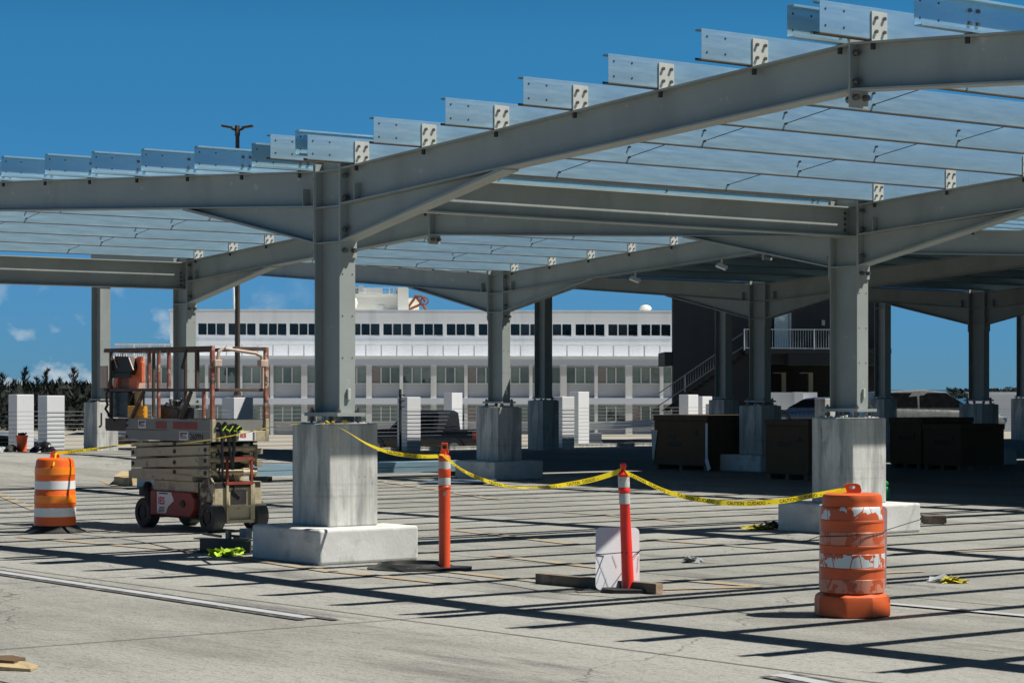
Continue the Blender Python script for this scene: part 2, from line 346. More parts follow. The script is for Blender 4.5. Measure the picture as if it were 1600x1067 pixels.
def struct(name, mb, m):
    o = bpy.data.objects.new(name, mb.mesh(name, m)); COL.objects.link(o); o['kind'] = 'structure'; return o
def dup(o, loc, rz=None, label=None):
    def cp(a, par):
        c = a.copy(); COL.objects.link(c); c.parent = par
        for ch in a.children: cp(ch, c)
        return c
    c = cp(o, None); c.location = loc
    if rz is not None: c.rotation_euler = (0, 0, rz)
    if label: c['label'] = label
    return c
TXT = {}
def text_geo(body, size, offset=.0):
    if (body, size, offset) in TXT: return TXT[(body, size, offset)]
    cu = bpy.data.curves.new('lettering', 'FONT'); cu.body = body; cu.size = size; cu.offset = offset; cu.resolution_u = 3
    o = bpy.data.objects.new('lettering', cu); COL.objects.link(o)
    me = bpy.data.meshes.new_from_object(o.evaluated_get(bpy.context.evaluated_depsgraph_get()))
    vs = [v.co.copy() for v in me.vertices]; fs = [tuple(p.vertices) for p in me.polygons]
    bpy.data.objects.remove(o); bpy.data.curves.remove(cu); bpy.data.meshes.remove(me); TXT[(body, size, offset)] = (vs, fs); return vs, fs
def text_on(mb, body, size, fn, offset=0, stretch=1):
    vs, fs = text_geo(body, size, offset); mb.add([fn(v.x*stretch, v.y) for v in vs], fs); return max(v.x for v in vs)*stretch
ORD = ['first', 'second', 'third', 'fourth', 'fifth', 'sixth', 'seventh', 'eighth', 'ninth', 'tenth']
# ------------------------------------------------------------------ ground, lots, sea
B_ = 7.0
V1, V0, VM = 19.65, 35.37, 51.18
Q = {1: 13.31, 2: 20.81, 3: 27.76}
for i in range(4, 10): Q[i] = Q[3]+7.0*(i-3)
EDGE = 53.4
mb = MB(); mb.box((-EDGE, -40, -.35), (60, 80, 0)); struct('parking_deck', mb, 'deck')
mb = MB(); mb.box((-190, -30, -1.6), (-EDGE-.3, 150, -1.15)); struct('lower_lot', mb, 'lot')
mb = MB(); ul = [cw((1037-800)/F*Z_, Z_) for Z_ in (70, 128)]+[cw(x_, 128) for x_ in (45,)]+[cw(45, 70)]
mb.prism([(v.x, v.y) for v in ul], lambda a, b, t: Vector((a, b, t)), -1.6, -.08); struct('upper_lot', mb, 'lot')
mb = MB(); mb.box((-420, -300, -11), (400, 420, -10)); struct('ground', mb, 'land')
mb = MB(); mb.box((-80000, -80000, -30), (80000, 80000, -25)); struct('sea', mb, 'sea')
def strip(a, b, wd, z):
    a, b = Vector((*a[:2], 0)), Vector((*b[:2], 0)); d = (b-a).normalized(); n = Vector((-d.y, d.x, 0))*wd/2
    return [(a-n)+Vector((0, 0, z)), (b-n)+Vector((0, 0, z)), (b+n)+Vector((0, 0, z)), (a+n)+Vector((0, 0, z))]
def rise(p, q):
    s_ = lambda x: max(0, min(1, x))**2*(3-2*max(0, min(1, x)))
    return .22*s_((p-39)/10)*(1-s_((q-30)/8))
mb = MB(); np_, nq = 16, 46; pp = [38+i*(EDGE+.02-38)/(np_-1) for i in range(np_)]; qq = [-6+i*45/(nq-1) for i in range(nq)]
mb.v = [W(p, q, rise(p, q)+.0045) for p in pp for q in qq]; mb.f = [(i*nq+k, i*nq+k+1, (i+1)*nq+k+1, (i+1)*nq+k) for i in range(np_-1) for k in range(nq-1)]
o = struct('deck_rise', mb, 'deck')
for p_ in o.data.polygons: p_.use_smooth = True
def grr(px, py):
    v = gr(px, py)
    for _ in range(12): v = gr(px, py, rise(-v.x, v.y))
    return v
# slab joints
mb = MB()
for q in (6.2, 10.2, 14.6, 18.9, 23.2, 27.6):
    mb.add(strip((-52, q), (20, q), .018, .004), [(0, 1, 2, 3)])
for p in (14.2, 19.0, 23.6, 28.4, 33.2, 38.0):
    mb.add(strip((-p, 3), (-p, 60), .016, .0044), [(0, 1, 2, 3)])
struct('slab_joints', mb, 'joint')
# painted markings (structure): white stripes with black borders, orange stall lines
def line_px(a, b): return gr(*a), gr(*b)
mb = MB(); mk = MB()
for a, b, e in (((-40, 889), (484, 967), 1), ((1215, 1056), (1420, 1095), 1), ((1385, 944), (1640, 967), 0)):
    A, Bp = line_px(a, b)
    mb.add(strip(A, Bp, .115, .0125), [(0, 1, 2, 3)])
    if e:
        d = (Bp-A).normalized(); n = Vector((-d.y, d.x, 0))*.098
        for sg in (-1, 1): mk.add(strip(A+n*sg, Bp+n*sg+d*(.22 if sg > 0 else .05), .08, .0085), [(0, 1, 2, 3)])
struct('white_stripe', mb, 'white_line'); struct('black_stripe_border', mk, 'black_line')
mb = MB()
for a, b in (((-20, 765), (56, 797)), ((145, 745), (185, 761)), ((585, 751), (780, 781)), ((30, 839), (312, 863)), ((0, 0), (0, 0)),
             ((520, 893), (700, 912)), ((700, 893), (920, 918)), ((770, 868), (985, 893)), ((900, 925), (1190, 917)), ((1010, 843), (1210, 858)),
             ((690, 826), (900, 851)), ((1395, 866), (1600, 858)), ((350, 868), (520, 894)), ((1040, 905), (1180, 916)), ((1120, 775), (1215, 785)), ((880, 800), (1070, 815)), ((1290, 900), (1440, 893))):
    if a == (0, 0): continue
    A, Bp = line_px(a, b); mb.add(strip(A, Bp, .15, .0085), [(0, 1, 2, 3)])
struct('orange_stall_lines', mb, 'orange_line')
# ------------------------------------------------------------------ pedestals and columns
PU, PV, FU, FV, ZF, ZP = .338, .293, .62, .60, .352, 1.375
def make_pedestal(p, q, label, foot=True, top=ZP, pu=PU, pv=PV, letter=None, rust=False):
    t = thing('concrete_pedestal', label, 'pedestal', W(p, q, 0), 'concrete pedestals carrying the canopy columns')
    o = part('plinth', MB().box((-pu, -pv, ZF if foot else 0), (pu, pv, top)), 'concrete', t); bev(o, .012, 2)
    if foot: bev(part('footing', MB().box((-FU, -FV, 0), (FU, FV, ZF-.002)), 'footing', t), .03, 3)
    g = MB(); rnd = random.Random(int(p*7+q)); g.box((-pu*.8, -pv*.8, top-.01), (pu*.8, pv*.8, top+.006))
    for k in range(16):
        x, y = rnd.uniform(-pu*.9, pu*.9), rnd.uniform(-pv*.9, pv*.9); a = rnd.uniform(.015, .05)
        g.box((x-a, y-a*.6, top-.01), (x+a, y+a*.6, top+rnd.uniform(.008, .028)))
    part('grout', g, 'grout', t)
    if rust:
        o = part('rust_stain', MB().add([(-pu+.13, -pv-.0015, top-.02), (-pu+.30, -pv-.0015, top-.02), (-pu+.26, -pv-.0015, top-.26), (-pu+.17, -pv-.0015, top-.30)], [(0, 1, 2, 3)]), 'rust_stain', t)
    if letter:
        mb = MB(); text_on(mb, letter, .38, lambda a, b: Vector((pu+.003, -.22+a*1.0, .88+b)), .004); part('lettering', mb, 'ink', t)
    return t
CD, CF = .225, .095          # half depth, half flange width
ZT, ZB, ZH, ZC = 3.925, 3.56, 3.20, 4.025
def make_column(p, q, label, top=ZC, cf=CF, stiff=(ZT, ZB, ZH), base=1.485):
    t = thing('steel_column', label, 'column', W(p, q, base-.04), 'grey steel canopy columns')
    mb = MB(); x, y = -p, q
    for sg in (-1, 1): mb.box((x+sg*CD, y-cf, base), (x+sg*(CD-.016), y+cf, top))
    mb.box((x-CD+.016, y-.006, base), (x+CD-.016, y+.006, top))
    part('shaft', mb, 'steel', t, True)
    mb = MB()
    for z in stiff:
        for sg in (-1, 1): part('stiffener', MB().box((x-CD+.018, y+sg*.008, z-.008), (x+CD-.018, y+sg*(cf-.004), z+.006)), 'steel', t, True)
    part('base_plate', MB().box((x-.30, y-.17, base-.036), (x+.30, y+.17, base-.001)), 'steel', t, True)
    for sx_ in (-.24, .24):
        for sy in (-.12, .12):
            mb = MB(); mb.cyl((x+sx_, y+sy, ZP-.02), (x+sx_, y+sy, base+.05), .014, 8); mb.cyl((x+sx_, y+sy, base-.001), (x+sx_, y+sy, base+.03), .027, 6)
            mb.cyl((x+sx_, y+sy, ZP+.02), (x+sx_, y+sy, base-.04), .032, 8)
            part('anchor_bolt', mb, 'bolt', t, True)
    for k in range(5):
        for sg in (-1, 1):
            z = base+.55+k*.42
            if z < 3.1 and q < 30: part('flange_hole', MB().cyl((x+CD-.002, y+sg*cf*.62, z), (x+CD+.004, y+sg*cf*.62, z), .007, 6), 'rod', t, True)
    if q < 30: bev(part('junction_box', MB().box((x+CD+.001, y-.01, base+.13), (x+CD+.028, y+.025, base+.24)), 'cleat', t, True), .004)
    return t
cols = {
 (1, 1): 'large grey steel column nearest the camera, on the front pedestal',
 (1, 2): 'tall grey steel column behind the worn barrel, sunlit on its right edge',
 (0, 2): 'grey steel column behind the scissor lift, between it and white building',
 (0, 3): 'slim grey steel column in middle of picture, seen against white building',
 (0, 4): 'shaded steel column standing between the two dark cardboard crates',
 (0, 5): 'shaded steel column in front of the parked dark sport utility vehicle',
 (-1, 3): 'thin sunlit steel column at far left beside the pedestal marked J',
 (-1, 4): 'distant steel column hidden behind the front column',
 (-1, 5): 'dark silhouetted steel column left of the shaded stair rail',
 (-1, 6): 'black silhouetted column in front of the dark stair tower',
 (-1, 7): 'black silhouetted column at the right corner of the dark tower',
 (-1, 8): 'black silhouetted column cut by the right picture border',
}
peds = {
 (1, 1): 'large sunlit concrete pedestal with yellow tape tied on top, nearest camera',
 (1, 2): 'concrete pedestal with rust stain behind the worn orange barrel',
 (0, 2): 'concrete pedestal half hidden behind the scissor lift platform',
 (0, 3): 'shaded concrete pedestal with sunlit triangle beside the black pickup',
 (0, 4): 'dark shaded pedestal and footing between the cardboard crates',
 (0, 5): 'dark shaded pedestal in front of parked dark vehicle at right',
 (-1, 3): 'pale concrete pedestal marked with black letter J left of the lift',
 (-1, 4): 'far concrete pedestal hidden behind the front pedestal',
 (-1, 5): 'dark pedestal under the silhouetted column by the cable rail',
 (-1, 6): 'far dark pedestal beside the shaded white parapet posts',
 (-1, 7): 'far dark pedestal behind the parked dark vehicle',
 (-1, 8): 'far dark pedestal at the right picture border',
}
PX = {1: V1, 0: V0, -1: VM, 2: V1-15.72}
SM1 = .078
def zS(p):                       # top of rafters along the canopy profile
    R1, R0 = V1-7.19, V1+8.43
    if p <= R1: return 4.385-.066*(R1-p)
    if p <= V1: return ZT+(4.385-ZT)*(V1-p)/7.19
    if p <= R0: return ZT+(4.385-ZT)*(p-V1)/8.43
    if p <= V0: return ZT+(4.385-ZT)*(V0-p)/(V0-R0)
    return ZT+SM1*(p-V0)
for (j, i), lb in cols.items():
    p, q = PX[j], Q[i]
    if j == -1:
        make_column(p, q, lb, top=zS(p)-.37, cf=.14, stiff=(4.3,))
        make_pedestal(p, q, peds[(j, i)], foot=False, top=1.40, letter='J' if i == 3 else None)
    else:
        make_column(p, q, lb); make_pedestal(p, q, peds[(j, i)], rust=(j, i) == (1, 2))
# the two columns just out of frame carry the front frame
make_column(V0, Q[1], 'front row steel column just outside the left border', ); make_pedestal(V0, Q[1], 'front row pedestal just outside the left border')
# ------------------------------------------------------------------ rafters, girders
TF = .016
def make_rafter(pc, sd, dend, q, label, d0=CD+.002, haunch=True, ridge=False, cf=CF, zh=ZH, dh=2.75, ztc=None, depth=.37):
    # sd=+1 runs to larger p (left), -1 to smaller p (right)
    fn = lambda a, b, t: Vector((-(pc+sd*a), q+t, b))
    top = lambda d: zS(pc+sd*d); bot = lambda d: top(d)-depth
    t = thing('roof_rafter', label, 'rafter', W(pc+sd*d0, q, bot(d0)), 'grey steel roof rafters')
    e0 = d0+.02
    mb = MB()
    mb.prism([(e0, bot(e0)+TF), (dend, bot(dend)+TF), (dend, top(dend)-TF), (e0, top(e0)-TF)], fn, -.005, .005)
    part('web', mb, 'steel', t, True)
    mb = MB().prism([(e0, top(e0)-TF), (dend, top(dend)-TF), (dend, top(dend)), (e0, top(e0))], fn, -cf, cf); part('top_flange', mb, 'steel', t, True)
    mb = MB().prism([(e0, bot(e0)), (dend, bot(dend)), (dend, bot(dend)+TF), (e0, bot(e0)+TF)], fn, -cf, cf); part('bottom_flange', mb, 'steel', t, True)
    zlo = (zh-.16) if haunch else bot(d0)-.1
    if d0 < 1: part('end_plate', MB().prism([(d0, zlo), (e0-.001, zlo), (e0-.001, top(d0)+.06), (d0, top(d0)+.06)], fn, -cf-.006, cf+.006), 'steel', t, True)
    if ridge: part('ridge_plate', MB().prism([(dend-.018, bot(dend)-.13), (dend-.001, bot(dend)-.13), (dend-.001, top(dend)-.002-TF), (dend-.018, top(dend)-.002-TF)], fn, -cf-.004, cf+.004), 'steel', t, True)
    def bolt(d, z, y, r=.024, ln=.05):
        for s2 in (1,):
            if q < 30: part('bolt', MB().cyl(fn(d, z, y), fn(d+ln, z, y), r, 8), 'bolt', t, True)
    if d0 < 1:
        zs = [top(d0)-.08, bot(d0)+.07] + ([zh+.12, zh-.09] if haunch else [bot(d0)-.05])
        for z in zs:
            for y in (-.055, .055): bolt(e0-.005, z, y)
    if ridge:
        for z in (bot(dend)-.065,):
            for y in (-.055, .055): bolt(dend-.07, z, y, .028, .06)
    if haunch:
        mb = MB().prism([(e0, zh+TF), (dh, bot(dh)-.002), (e0, bot(e0)-.002)], fn, -.0048, .0048)
        mb.prism([(e0, zh), (dh+.12, bot(dh+.12)-.016), (dh+.12, bot(dh+.12)-.001), (dh, bot(dh)-.001), (e0, zh+TF)], fn, -cf+.002, cf-.002)
        part('haunch', mb, 'steel', t, True)
        sp = MB().prism([(e0+.21, bot(e0)+TF), (e0+.222, bot(e0)+TF), (e0+.222, bot(e0)+.2), (e0+.21, bot(e0)+.2)], fn, -cf+.01, -.006)
        part('web_stiffener', sp, 'steel', t, True)
    return t
FR = {1: 'front', 2: 'second', 3: 'third', 4: 'fourth shaded', 5: 'fifth shaded', 6: 'sixth shaded'}
for i in (1, 2):
    make_rafter(V1, -1, 7.19, Q[i], f'{FR[i]} frame rafter rising right from {"the nearest column to ridge plate" if i == 1 else "the column behind the worn barrel"}', ridge=True)
    make_rafter(V1, 1, 8.43, Q[i], f'{FR[i]} frame rafter rising left from {"the nearest column out of picture" if i == 1 else "column behind worn barrel to ridge plate"}', ridge=True)
    make_rafter(V0, -1, V0-V1-8.43-.002, Q[i], f'{FR[i]} frame rafter rising right from {"the column outside the left border" if i == 1 else "the column behind the scissor lift"}', ridge=True)
    make_rafter(V1-7.19, -1, 7.6, Q[i], f'{FR[i]} frame rafter falling right beyond the ridge plate', d0=.002-.02, haunch=False)
make_rafter(V1, 1, 8.43, Q[3], 'third frame rafter whose flat lower flange shows right of the barrel column', ridge=True)
for i in (3, 4, 5):
    wh = {3: 'the slim middle column', 4: 'the column between crates', 5: 'the column before the parked vehicle'}[i]
    make_rafter(V0, -1, V0-V1-8.43-.002, Q[i], f'{FR[i]} frame rafter rising right from {wh}', ridge=True)
    make_rafter(V0, 1, VM-V0+.5, Q[i], f'{FR[i]} frame rafter climbing left from {wh} to far column', ridge=False)
make_rafter(V1, 1, 8.43, Q[4], 'fourth shaded frame rafter at the right, under the dark roof', ridge=True)
make_rafter(V1, -1, 7.19, Q[3], 'third frame rafter continuing right out of the picture', ridge=True)
make_column(V1, Q[3], 'steel column of the third frame outside the right border'); make_pedestal(V1, Q[3], 'pedestal of the third frame outside the right border')
for i in (6, 7, 8):
    make_rafter(V0, 1, VM-V0+.5, Q[i], f'{ORD[i-1]} frame rafter deep in shade under the dark roof')
def make_girder(p, qa, qb, label):
    t = thing('valley_girder', label, 'girder', W(p, qa, ZB), 'valley girders between columns')
    zt, zb = ZT-.005, ZB-(.11 if p > 30 else 0)
    y0, y1 = qa+.012, qb-.012
    part('web', MB().box((-p-.005, y0, zb+TF), (-p+.005, y1, zt-TF)), 'steel', t, True)
    part('top_flange', MB().box((-p-.085, y0, zt-TF), (-p+.085, y1, zt)), 'steel', t, True)
    part('bottom_flange', MB().box((-p-.085, y0, zb), (-p+.085, y1, zb+TF)), 'steel', t, True)
    for yy in (y0+.07, y1-.07):
        for k in range(4): part('bolt', MB().cyl((-p+.004, yy, zb+.08+k*.068), (-p+.026, yy, zb+.08+k*.068), .017, 8), 'bolt', t, True)
    return t
make_girder(V1, Q[1], Q[2], 'long grey valley girder from nearest column to column behind worn barrel')
make_girder(V0, Q[1], Q[2], 'grey valley girder entering at left border, bolted to column behind lift')
# ------------------------------------------------------------------ purlins
PD, PF, PL_, PT = .245, .075, .018, .004
def c_prof(sgn):                 # sgn=+1: flanges reach to larger p (opens left)
    o = [(0, 0), (PF, 0), (PF, PL_), (PF-PT, PL_), (PF-PT, PT), (PT, PT), (PT, PD-PT), (PF-PT, PD-PT), (PF-PT, PD-PL_), (PF, PD-PL_), (PF, PD), (0, PD)]
    return [(sgn*a, b) for a, b in o]
def make_purlin(p, opens, qa, qb, zb, label, frames, group, cleats=True, dark=False):
    t = thing('purlin', label, 'purlin', W(p, qa, zb), group)
    fn = lambda a, b, tt: Vector((-(p+a), tt, zb+b))
    mb = MB().prism([(opens*a, b) for a, b in ((0, PT+.0005), (PT, PT+.0005), (PT, PD-PT), (PF-PT, PD-PT), (PF-PT, PD-PL_), (PF, PD-PL_), (PF, PD), (0, PD))], fn, qa, qb); part('channel', mb, 'galv', t, True)
    mb = MB().prism([(opens*a, b) for a, b in ((0, -.004), (PF, -.004), (PF, PL_), (PF-PT, PL_), (PF-PT, PT), (0, PT))], fn, qa, qb); part('bottom_flange', mb, 'galv_under_shade' if opens > 0 else 'galv', t, True)
    for dq in ((.06, .26) if qa < Q[1] else ()):
        for z in (.06, .185):
            for e in ((qa+dq),):
                part('bolt_hole', MB().cyl(W(p+.0005 if opens > 0 else p-.0005, e, zb+z)+Vector((0, 0, 0)), W(p-.003*opens if opens > 0 else p-.006, e, zb+z), .0095, 6), 'rod', t, True)
    if cleats:
        for f in frames:
            q = Q[f]
            bo = MB()
            if opens > 0:
                cl = part('cleat', MB().box((-p+.001, q-.085, zb-.012), (-p+.012, q+.085, zb+.215)), 'cleat', t, True)
                for y in (-.045, .045):
                    for z in (.06, .165): part('bolt', MB().cyl((-p+.011, q+y, zb+z), (-p+.032, q+y, zb+z), .0145, 6), 'bolt', cl, True)
            else:
                cl = part('cleat', MB().box((-p-.012, q-.085, zb-.012), (-p-.001, q+.085, zb+.215)), 'cleat', t, True)
                for y in (-.045, .045):
                    for z in (.07, .165): part('bolt', MB().cyl((-p+PT, q+y, zb+z), (-p+PT+.018, q+y, zb+z), .016, 6), 'bolt', cl, True)
            b2 = MB().cyl((-p, q-.06, zb-.075), (-p, q-.06, zb-.012-TF+.002), .020, 6)
            part('flange_bolt', b2, 'rod', t, True)
    return t
ENDQ = Q[1]-.64
SP = 1.1255
GR = 'galvanised roof purlins'
def lay(plist, where, bays=((1, 2), (2, 3))):
    for k, (p, op, cl, dz) in enumerate(plist):
        zb = (zS(p)+.012) if dz is None else dz
        for b in bays:
            a = ENDQ if b[0] == 1 else Q[b[0]]+.32
            e = Q[b[1]]+.316 if b[1] == 2 else Q[3]+1.2
            fr = [f for f in (1, 2, 3) if a <= Q[f] <= e]
            bn = 'sticking out past front frame' if b[0] == 1 else 'behind the second frame'
            make_purlin(p, op, a, e, zb, (f'{ORD[k]} galvanised purlin {where}, {bn}' if len(plist) > 1 else f'galvanised purlin {where}, {bn}'), fr, GR, cleats=cl)
R1, R0 = V1-7.19, V1+8.43
right1 = [(V1-.472-SP*k, 1, True, None) for k in range(6)]+[(R1-.20, 1, True, None)]
lay(right1, 'up the slope right of nearest column')
lay([(R1-1.13-SP*k, -1, True, None) for k in range(6)], 'right of the front ridge plate')
lay([(R1+.145, -1, True, None)], 'facing the ridge, left one of the ridge pair')
lay([(V1+.556+SP*k, -1, True, None) for k in range(7)], 'up the slope left of nearest column')
lay([(V1+.2, 1, False, ZC+.004)], 'atop nearest column, left of two')
lay([(V1-.25, -1, False, ZC+.004)], 'atop nearest column, right of two')
lay([(V0-.472-SP*k, 1, True, None) for k in range(6)]+[(R0-.20, 1, True, None)], 'right of the column behind lift')
lay([(R0+.145, -1, True, None)], 'left one of pair on second ridge')
lay([(V0+.2, 1, False, ZC+.004), (V0-.25, -1, False, ZC+.004)], 'on top of the column behind lift')
# threaded sag rods between purlins
def rods(plist, q, label):
    mb = MB()
    ps = [a[0] for a in plist]
    for a, b in zip(ps[:-1], ps[1:]):
        za, zb_ = zS(a)+.07, zS(b)+.175
        mb.tube([W(a, q, za), W(b, q+.03, zb_)], .0042, 6)
        for p_, z_, s in ((a, za, -1), (b, zb_, 1)):
            d = (b-a)/abs(b-a)
            mb.cyl(W(p_-d*.02, q, z_), W(p_+d*.025, q, z_), .0115, 6)
    return solo('sag_rod', mb, 'rod', label, 'rod', group='thin sag rods bracing the purlins')
for b, (qa, qb, bn) in enumerate(((Q[1], Q[2], 'front bay'), (Q[2], Q[3], 'second bay'))):
    for k, fr in enumerate((.34, .67)):
        q = qa+(qb-qa)*fr
        wh = 'nearer' if k == 0 else 'farther'
        rods(right1, q, f'{wh} row of thin dark sag rods in the {bn}, slope right of nearest column')
        rods([(V0-.472-SP*i, 1) for i in range(6)]+[(R0-.2, 1)], q, f'{wh} row of thin dark sag rods in the {bn}, slope right of lift column')
        rods([(V1+.556+SP*i, 1) for i in range(7)], q, f'{wh} row of thin dark sag rods in the {bn}, slope left of nearest column')
        rods([(R1-1.13-SP*i, 1) for i in range(6)], q, f'{wh} row of thin dark sag rods in the {bn}, right of front ridge')
# dark panel roofs over the frames behind
def roof(pa, pb, qa, qb, label, lift=.262):
    mb = MB(); fn = lambda a, b, t: Vector((-a, t, b))
    mb.prism([(pa, zS(pa)+lift), (pb, zS(pb)+lift), (pb, zS(pb)+lift+.04), (pa, zS(pa)+lift+.04)], fn, qa, qb)
    return solo('solar_roof', mb, 'panel', label, 'roof', group='dark panel roofs behind the bare frames')
QR = Q[3]+1.25
for k, (p, op, cl, dz) in enumerate([(V1+.556+SP*k, -1, 0, None) for k in range(7)]+[(R0-.2, 1, 0, None)]):
    make_purlin(p, op, QR-.03, 70, zS(p)+.012, f'{ORD[k]} shaded purlin under dark roof, counting left from parked vehicle', [], 'shaded purlins under the dark roof', cleats=False)
for k, (p, op, cl, dz) in enumerate([(V0-.472-SP*k, 1, 0, None) for k in range(6)]+[(R0+.145, -1, 0, None)]):
    make_purlin(p, op, QR-.03, 70, zS(p)+.012, f'{ORD[k]} shaded purlin under dark roof, right of the column between crates', [], 'shaded purlins under the dark roof', cleats=False)
for k in range(14):
    p = V0+.556+SP*k
    make_purlin(p, 1, Q[3]-.3, 70, zS(p)+.012, f'{(ORD+["eleventh", "twelfth", "thirteenth", "fourteenth"])[k]} shaded purlin climbing left from slim middle column', [], 'shaded purlins under the dark roof', cleats=False)
roof(V1-15.5, R1+.02, QR, 76, 'dark panel roof slope farthest right, out of frame')
mb = MB().box((-(V1-15.6), QR, 4.05), (-(V1-15.6)+45, 76, 4.1)); solo('solar_roof', mb, 'panel', 'unseen dark panel roof added right of the picture to cut light', 'roof', group='dark panel roofs behind the bare frames')  # unseen continuation, added to cut side light under the canopy
roof(R1-.02, V1-.3, QR, 76, 'dark panel roof slope at right, beyond the third frame')
roof(V1+.3, R0+.02, QR, 76, 'dark panel roof slope over parked vehicle at right')
roof(R0-.02, V0-.3, QR, 76, 'dark panel roof slope above the shaded crates')
roof(V0+.3, VM-.5, QR+1.7, 76, 'dark panel roof slope rising left behind the slim middle column')
# floodlights under the third frame
def flood(px, py, label):
    p0 = at(px, py, 1).normalized() if False else None
    # on the lower flange of the third frame rafter, right of its column
    t_ = (px-800)/F; p = Q[3]*(ST-t_*CT)/(CT+t_*ST); z = zS(p)-.37
    t = thing('floodlight', label, 'floodlight', W(p, Q[3], z), 'white floodlights under the third rafter')
    part('bracket', MB().bar((0, 0, 0), (.04, -.05, -.1), .03, .02), 'tank_white', t)
    R = Matrix.Translation((.07, -.07, -.13)) @ Matrix.Rotation(radians(38), 4, 'X') @ Matrix.Rotation(radians(25), 4, 'Y')
    part('housing', MB().box((-.10, -.04, -.022), (.10, .04, .022), R), 'tank_white', t)
    part('lens', MB().box((-.09, -.034, -.026), (.09, .034, -.0225), R), 'sign_white', t)
flood(993, 430, 'white floodlight hanging under rafter, left one of two'); flood(1128, 408, 'white floodlight hanging under rafter, right one of two')
# ------------------------------------------------------------------ parapet posts and cable rail
def make_post(px, p, label, z0=-1.0, top=1.6, a=.235, m='white_paint'):
    q = q_at(px, p)
    t = MB().box((-p-a, q-a, z0), (-p+a, q+a, top))
    return bev(solo('parapet_post', t, m, label, 'post', W(p, q, z0), 'white concrete parapet posts'), .012, 2), q
P1 = EDGE-.35
make_post(33, P1+3.0, 'white parapet post at far left above the orange bucket', top=1.58, a=.245)
make_post(80, P1, 'white parapet post behind the black bag at left', z0=0, top=1.56, a=.245)
make_post(639, P1, 'white parapet post in front of black pickup hood', z0=0, top=1.5)
make_post(880, P1, 'white parapet post right of the dark silhouetted pedestal', z0=0, top=1.5)
make_post(708, 84, 'white parapet post standing behind pickup cab', top=1.56, a=.30)
make_post(905, 63, 'narrow white parapet post peeking right behind the larger one', top=1.63, a=.25)
make_post(1076, 63, 'white post with sunlit stripe at foot of the dark stair', z0=-1, top=1.52, a=.25)
make_post(1098, 64, 'white post right of its twin at foot of dark stair', z0=-1, top=1.45, a=.25)
make_post(1289, P1, 'pale grey post behind the column with rust stained pedestal', z0=0, top=1.42, m='concrete')
make_post(1118, 60.5, 'grey shaded post with faint mark beside the stair foot', z0=-1, top=1.2, a=.25, m='spandrel')
mb = MB(); q0, q1 = q_at(-60, P1-.26), q_at(1130, P1-.26)
ct = thing('cable_rail', 'thin horizontal steel cables strung along the far deck edge', 'cable rail', W(P1-.26, q0, 0))
for k in range(11):
    z = .12+k*.105
    c = MB()
    pts = [W(P1-.26, q0+(q1-q0)*i/24, z-.012*abs(math.sin(i*1.31+k))) for i in range(25)]
    c.tube(pts, .0055, 5); part('cable', c, 'cable', ct, True)
st = MB()
for px in (625.5,):
    q = q_at(px, P1-.29); st.box((-P1+.27, q-.03, 0), (-P1+.31, q+.03, 1.72)); 
    for k in range(3): st.box((-P1+.27, q-.03, 1.22+k*.16), (-P1+.33, q+.12, 1.25+k*.16))
part('stanchion', st, 'tower', ct, True)
kb = MB().box((-EDGE+.02, q0, .0), (-EDGE+.28, q1, .10)); part('kerb', kb, 'concrete', ct, True)
# ------------------------------------------------------------------ light pole
q = q_at(371, P1); lp = W(P1, q, 0)
t = thing('light_pole', 'tall brown twin headed light pole on white concrete base', 'light pole', lp)
bev(part('base', MB().box((-.3, -.3, 0), (.3, .3, 1.5)), 'white_paint', t), .012)
part('pole', MB().tube([(0, 0, 1.54), (0, 0, 8.57)], .075, 12, .055), 'pole_brown', t)
part('flange', MB().lathe([(.17, 1.5), (.17, 1.54), (.1, 1.56), (.1, 1.64)], 12), 'pole_brown', t)
for sg in (-1, 1):
    d = Vector((CT, ST, 0))*sg
    mb = MB().bar(d*.04+Vector((0, 0, 8.57)), d*.16+Vector((0, 0, 8.62)), .08, .06); mb.bar(d*.12+Vector((0, 0, 8.64)), d*.42+Vector((0, 0, 8.69)), .2, .055)
    o = part('lamp_head', mb, 'pole_brown', t); bev(o, .012)
part('lamp_arm', MB().box((-.05, -.05, 8.42), (.05, .05, 8.70)), 'pole_brown', t)
# ------------------------------------------------------------------ white office building
ZB_ = 150.0
AL = radians(5.0)                                   # facade turned slightly to the sun
FX = Vector((CT, ST, 0)); FZ = Vector((-ST, CT, 0))
ex = FX*cos(AL)+FZ*sin(AL); en = -FZ*cos(AL)+FX*sin(AL)   # along facade (right), outward normal
oc = cw(0, ZB_)
def fs(px):                                          # facade coordinate of picture column px
    t_ = (px-800)/F; return t_*ZB_/(cos(AL)-t_*sin(AL))
def fz(py): return H-(py-HY)*ZB_/F
bt = thing('office_building', 'long white three storey office building with rows of windows beyond deck', 'building', (oc.x, oc.y, -10))
def fp(s_, d, z): return oc+ex*s_+en*d+Vector((0, 0, z))
def fbox(mb, s0, s1, d0, d1, z0, z1):
    R = Matrix((( ex.x, en.x, 0, oc.x), (ex.y, en.y, 0, oc.y), (0, 0, 1, 0), (0, 0, 0, 1)))
    return mb.box((s0, d0, z0), (s1, d1, z1), R)
sL, sLL, sR = fs(266), fs(180), fs(1085)
w1a, w1b = fz(525.2), fz(506.3)
groups1 = [(309.7, 351.7), (357, 399.3), (405, 447.5), (452.7, 495.5), (501, 544), (549.7, 593), (599, 642.5), (648, 692), (698, 742), (748, 792), (798, 843), (848, 893), (899.4, 944.8), (950.6, 996.5), (1002, 1048)]
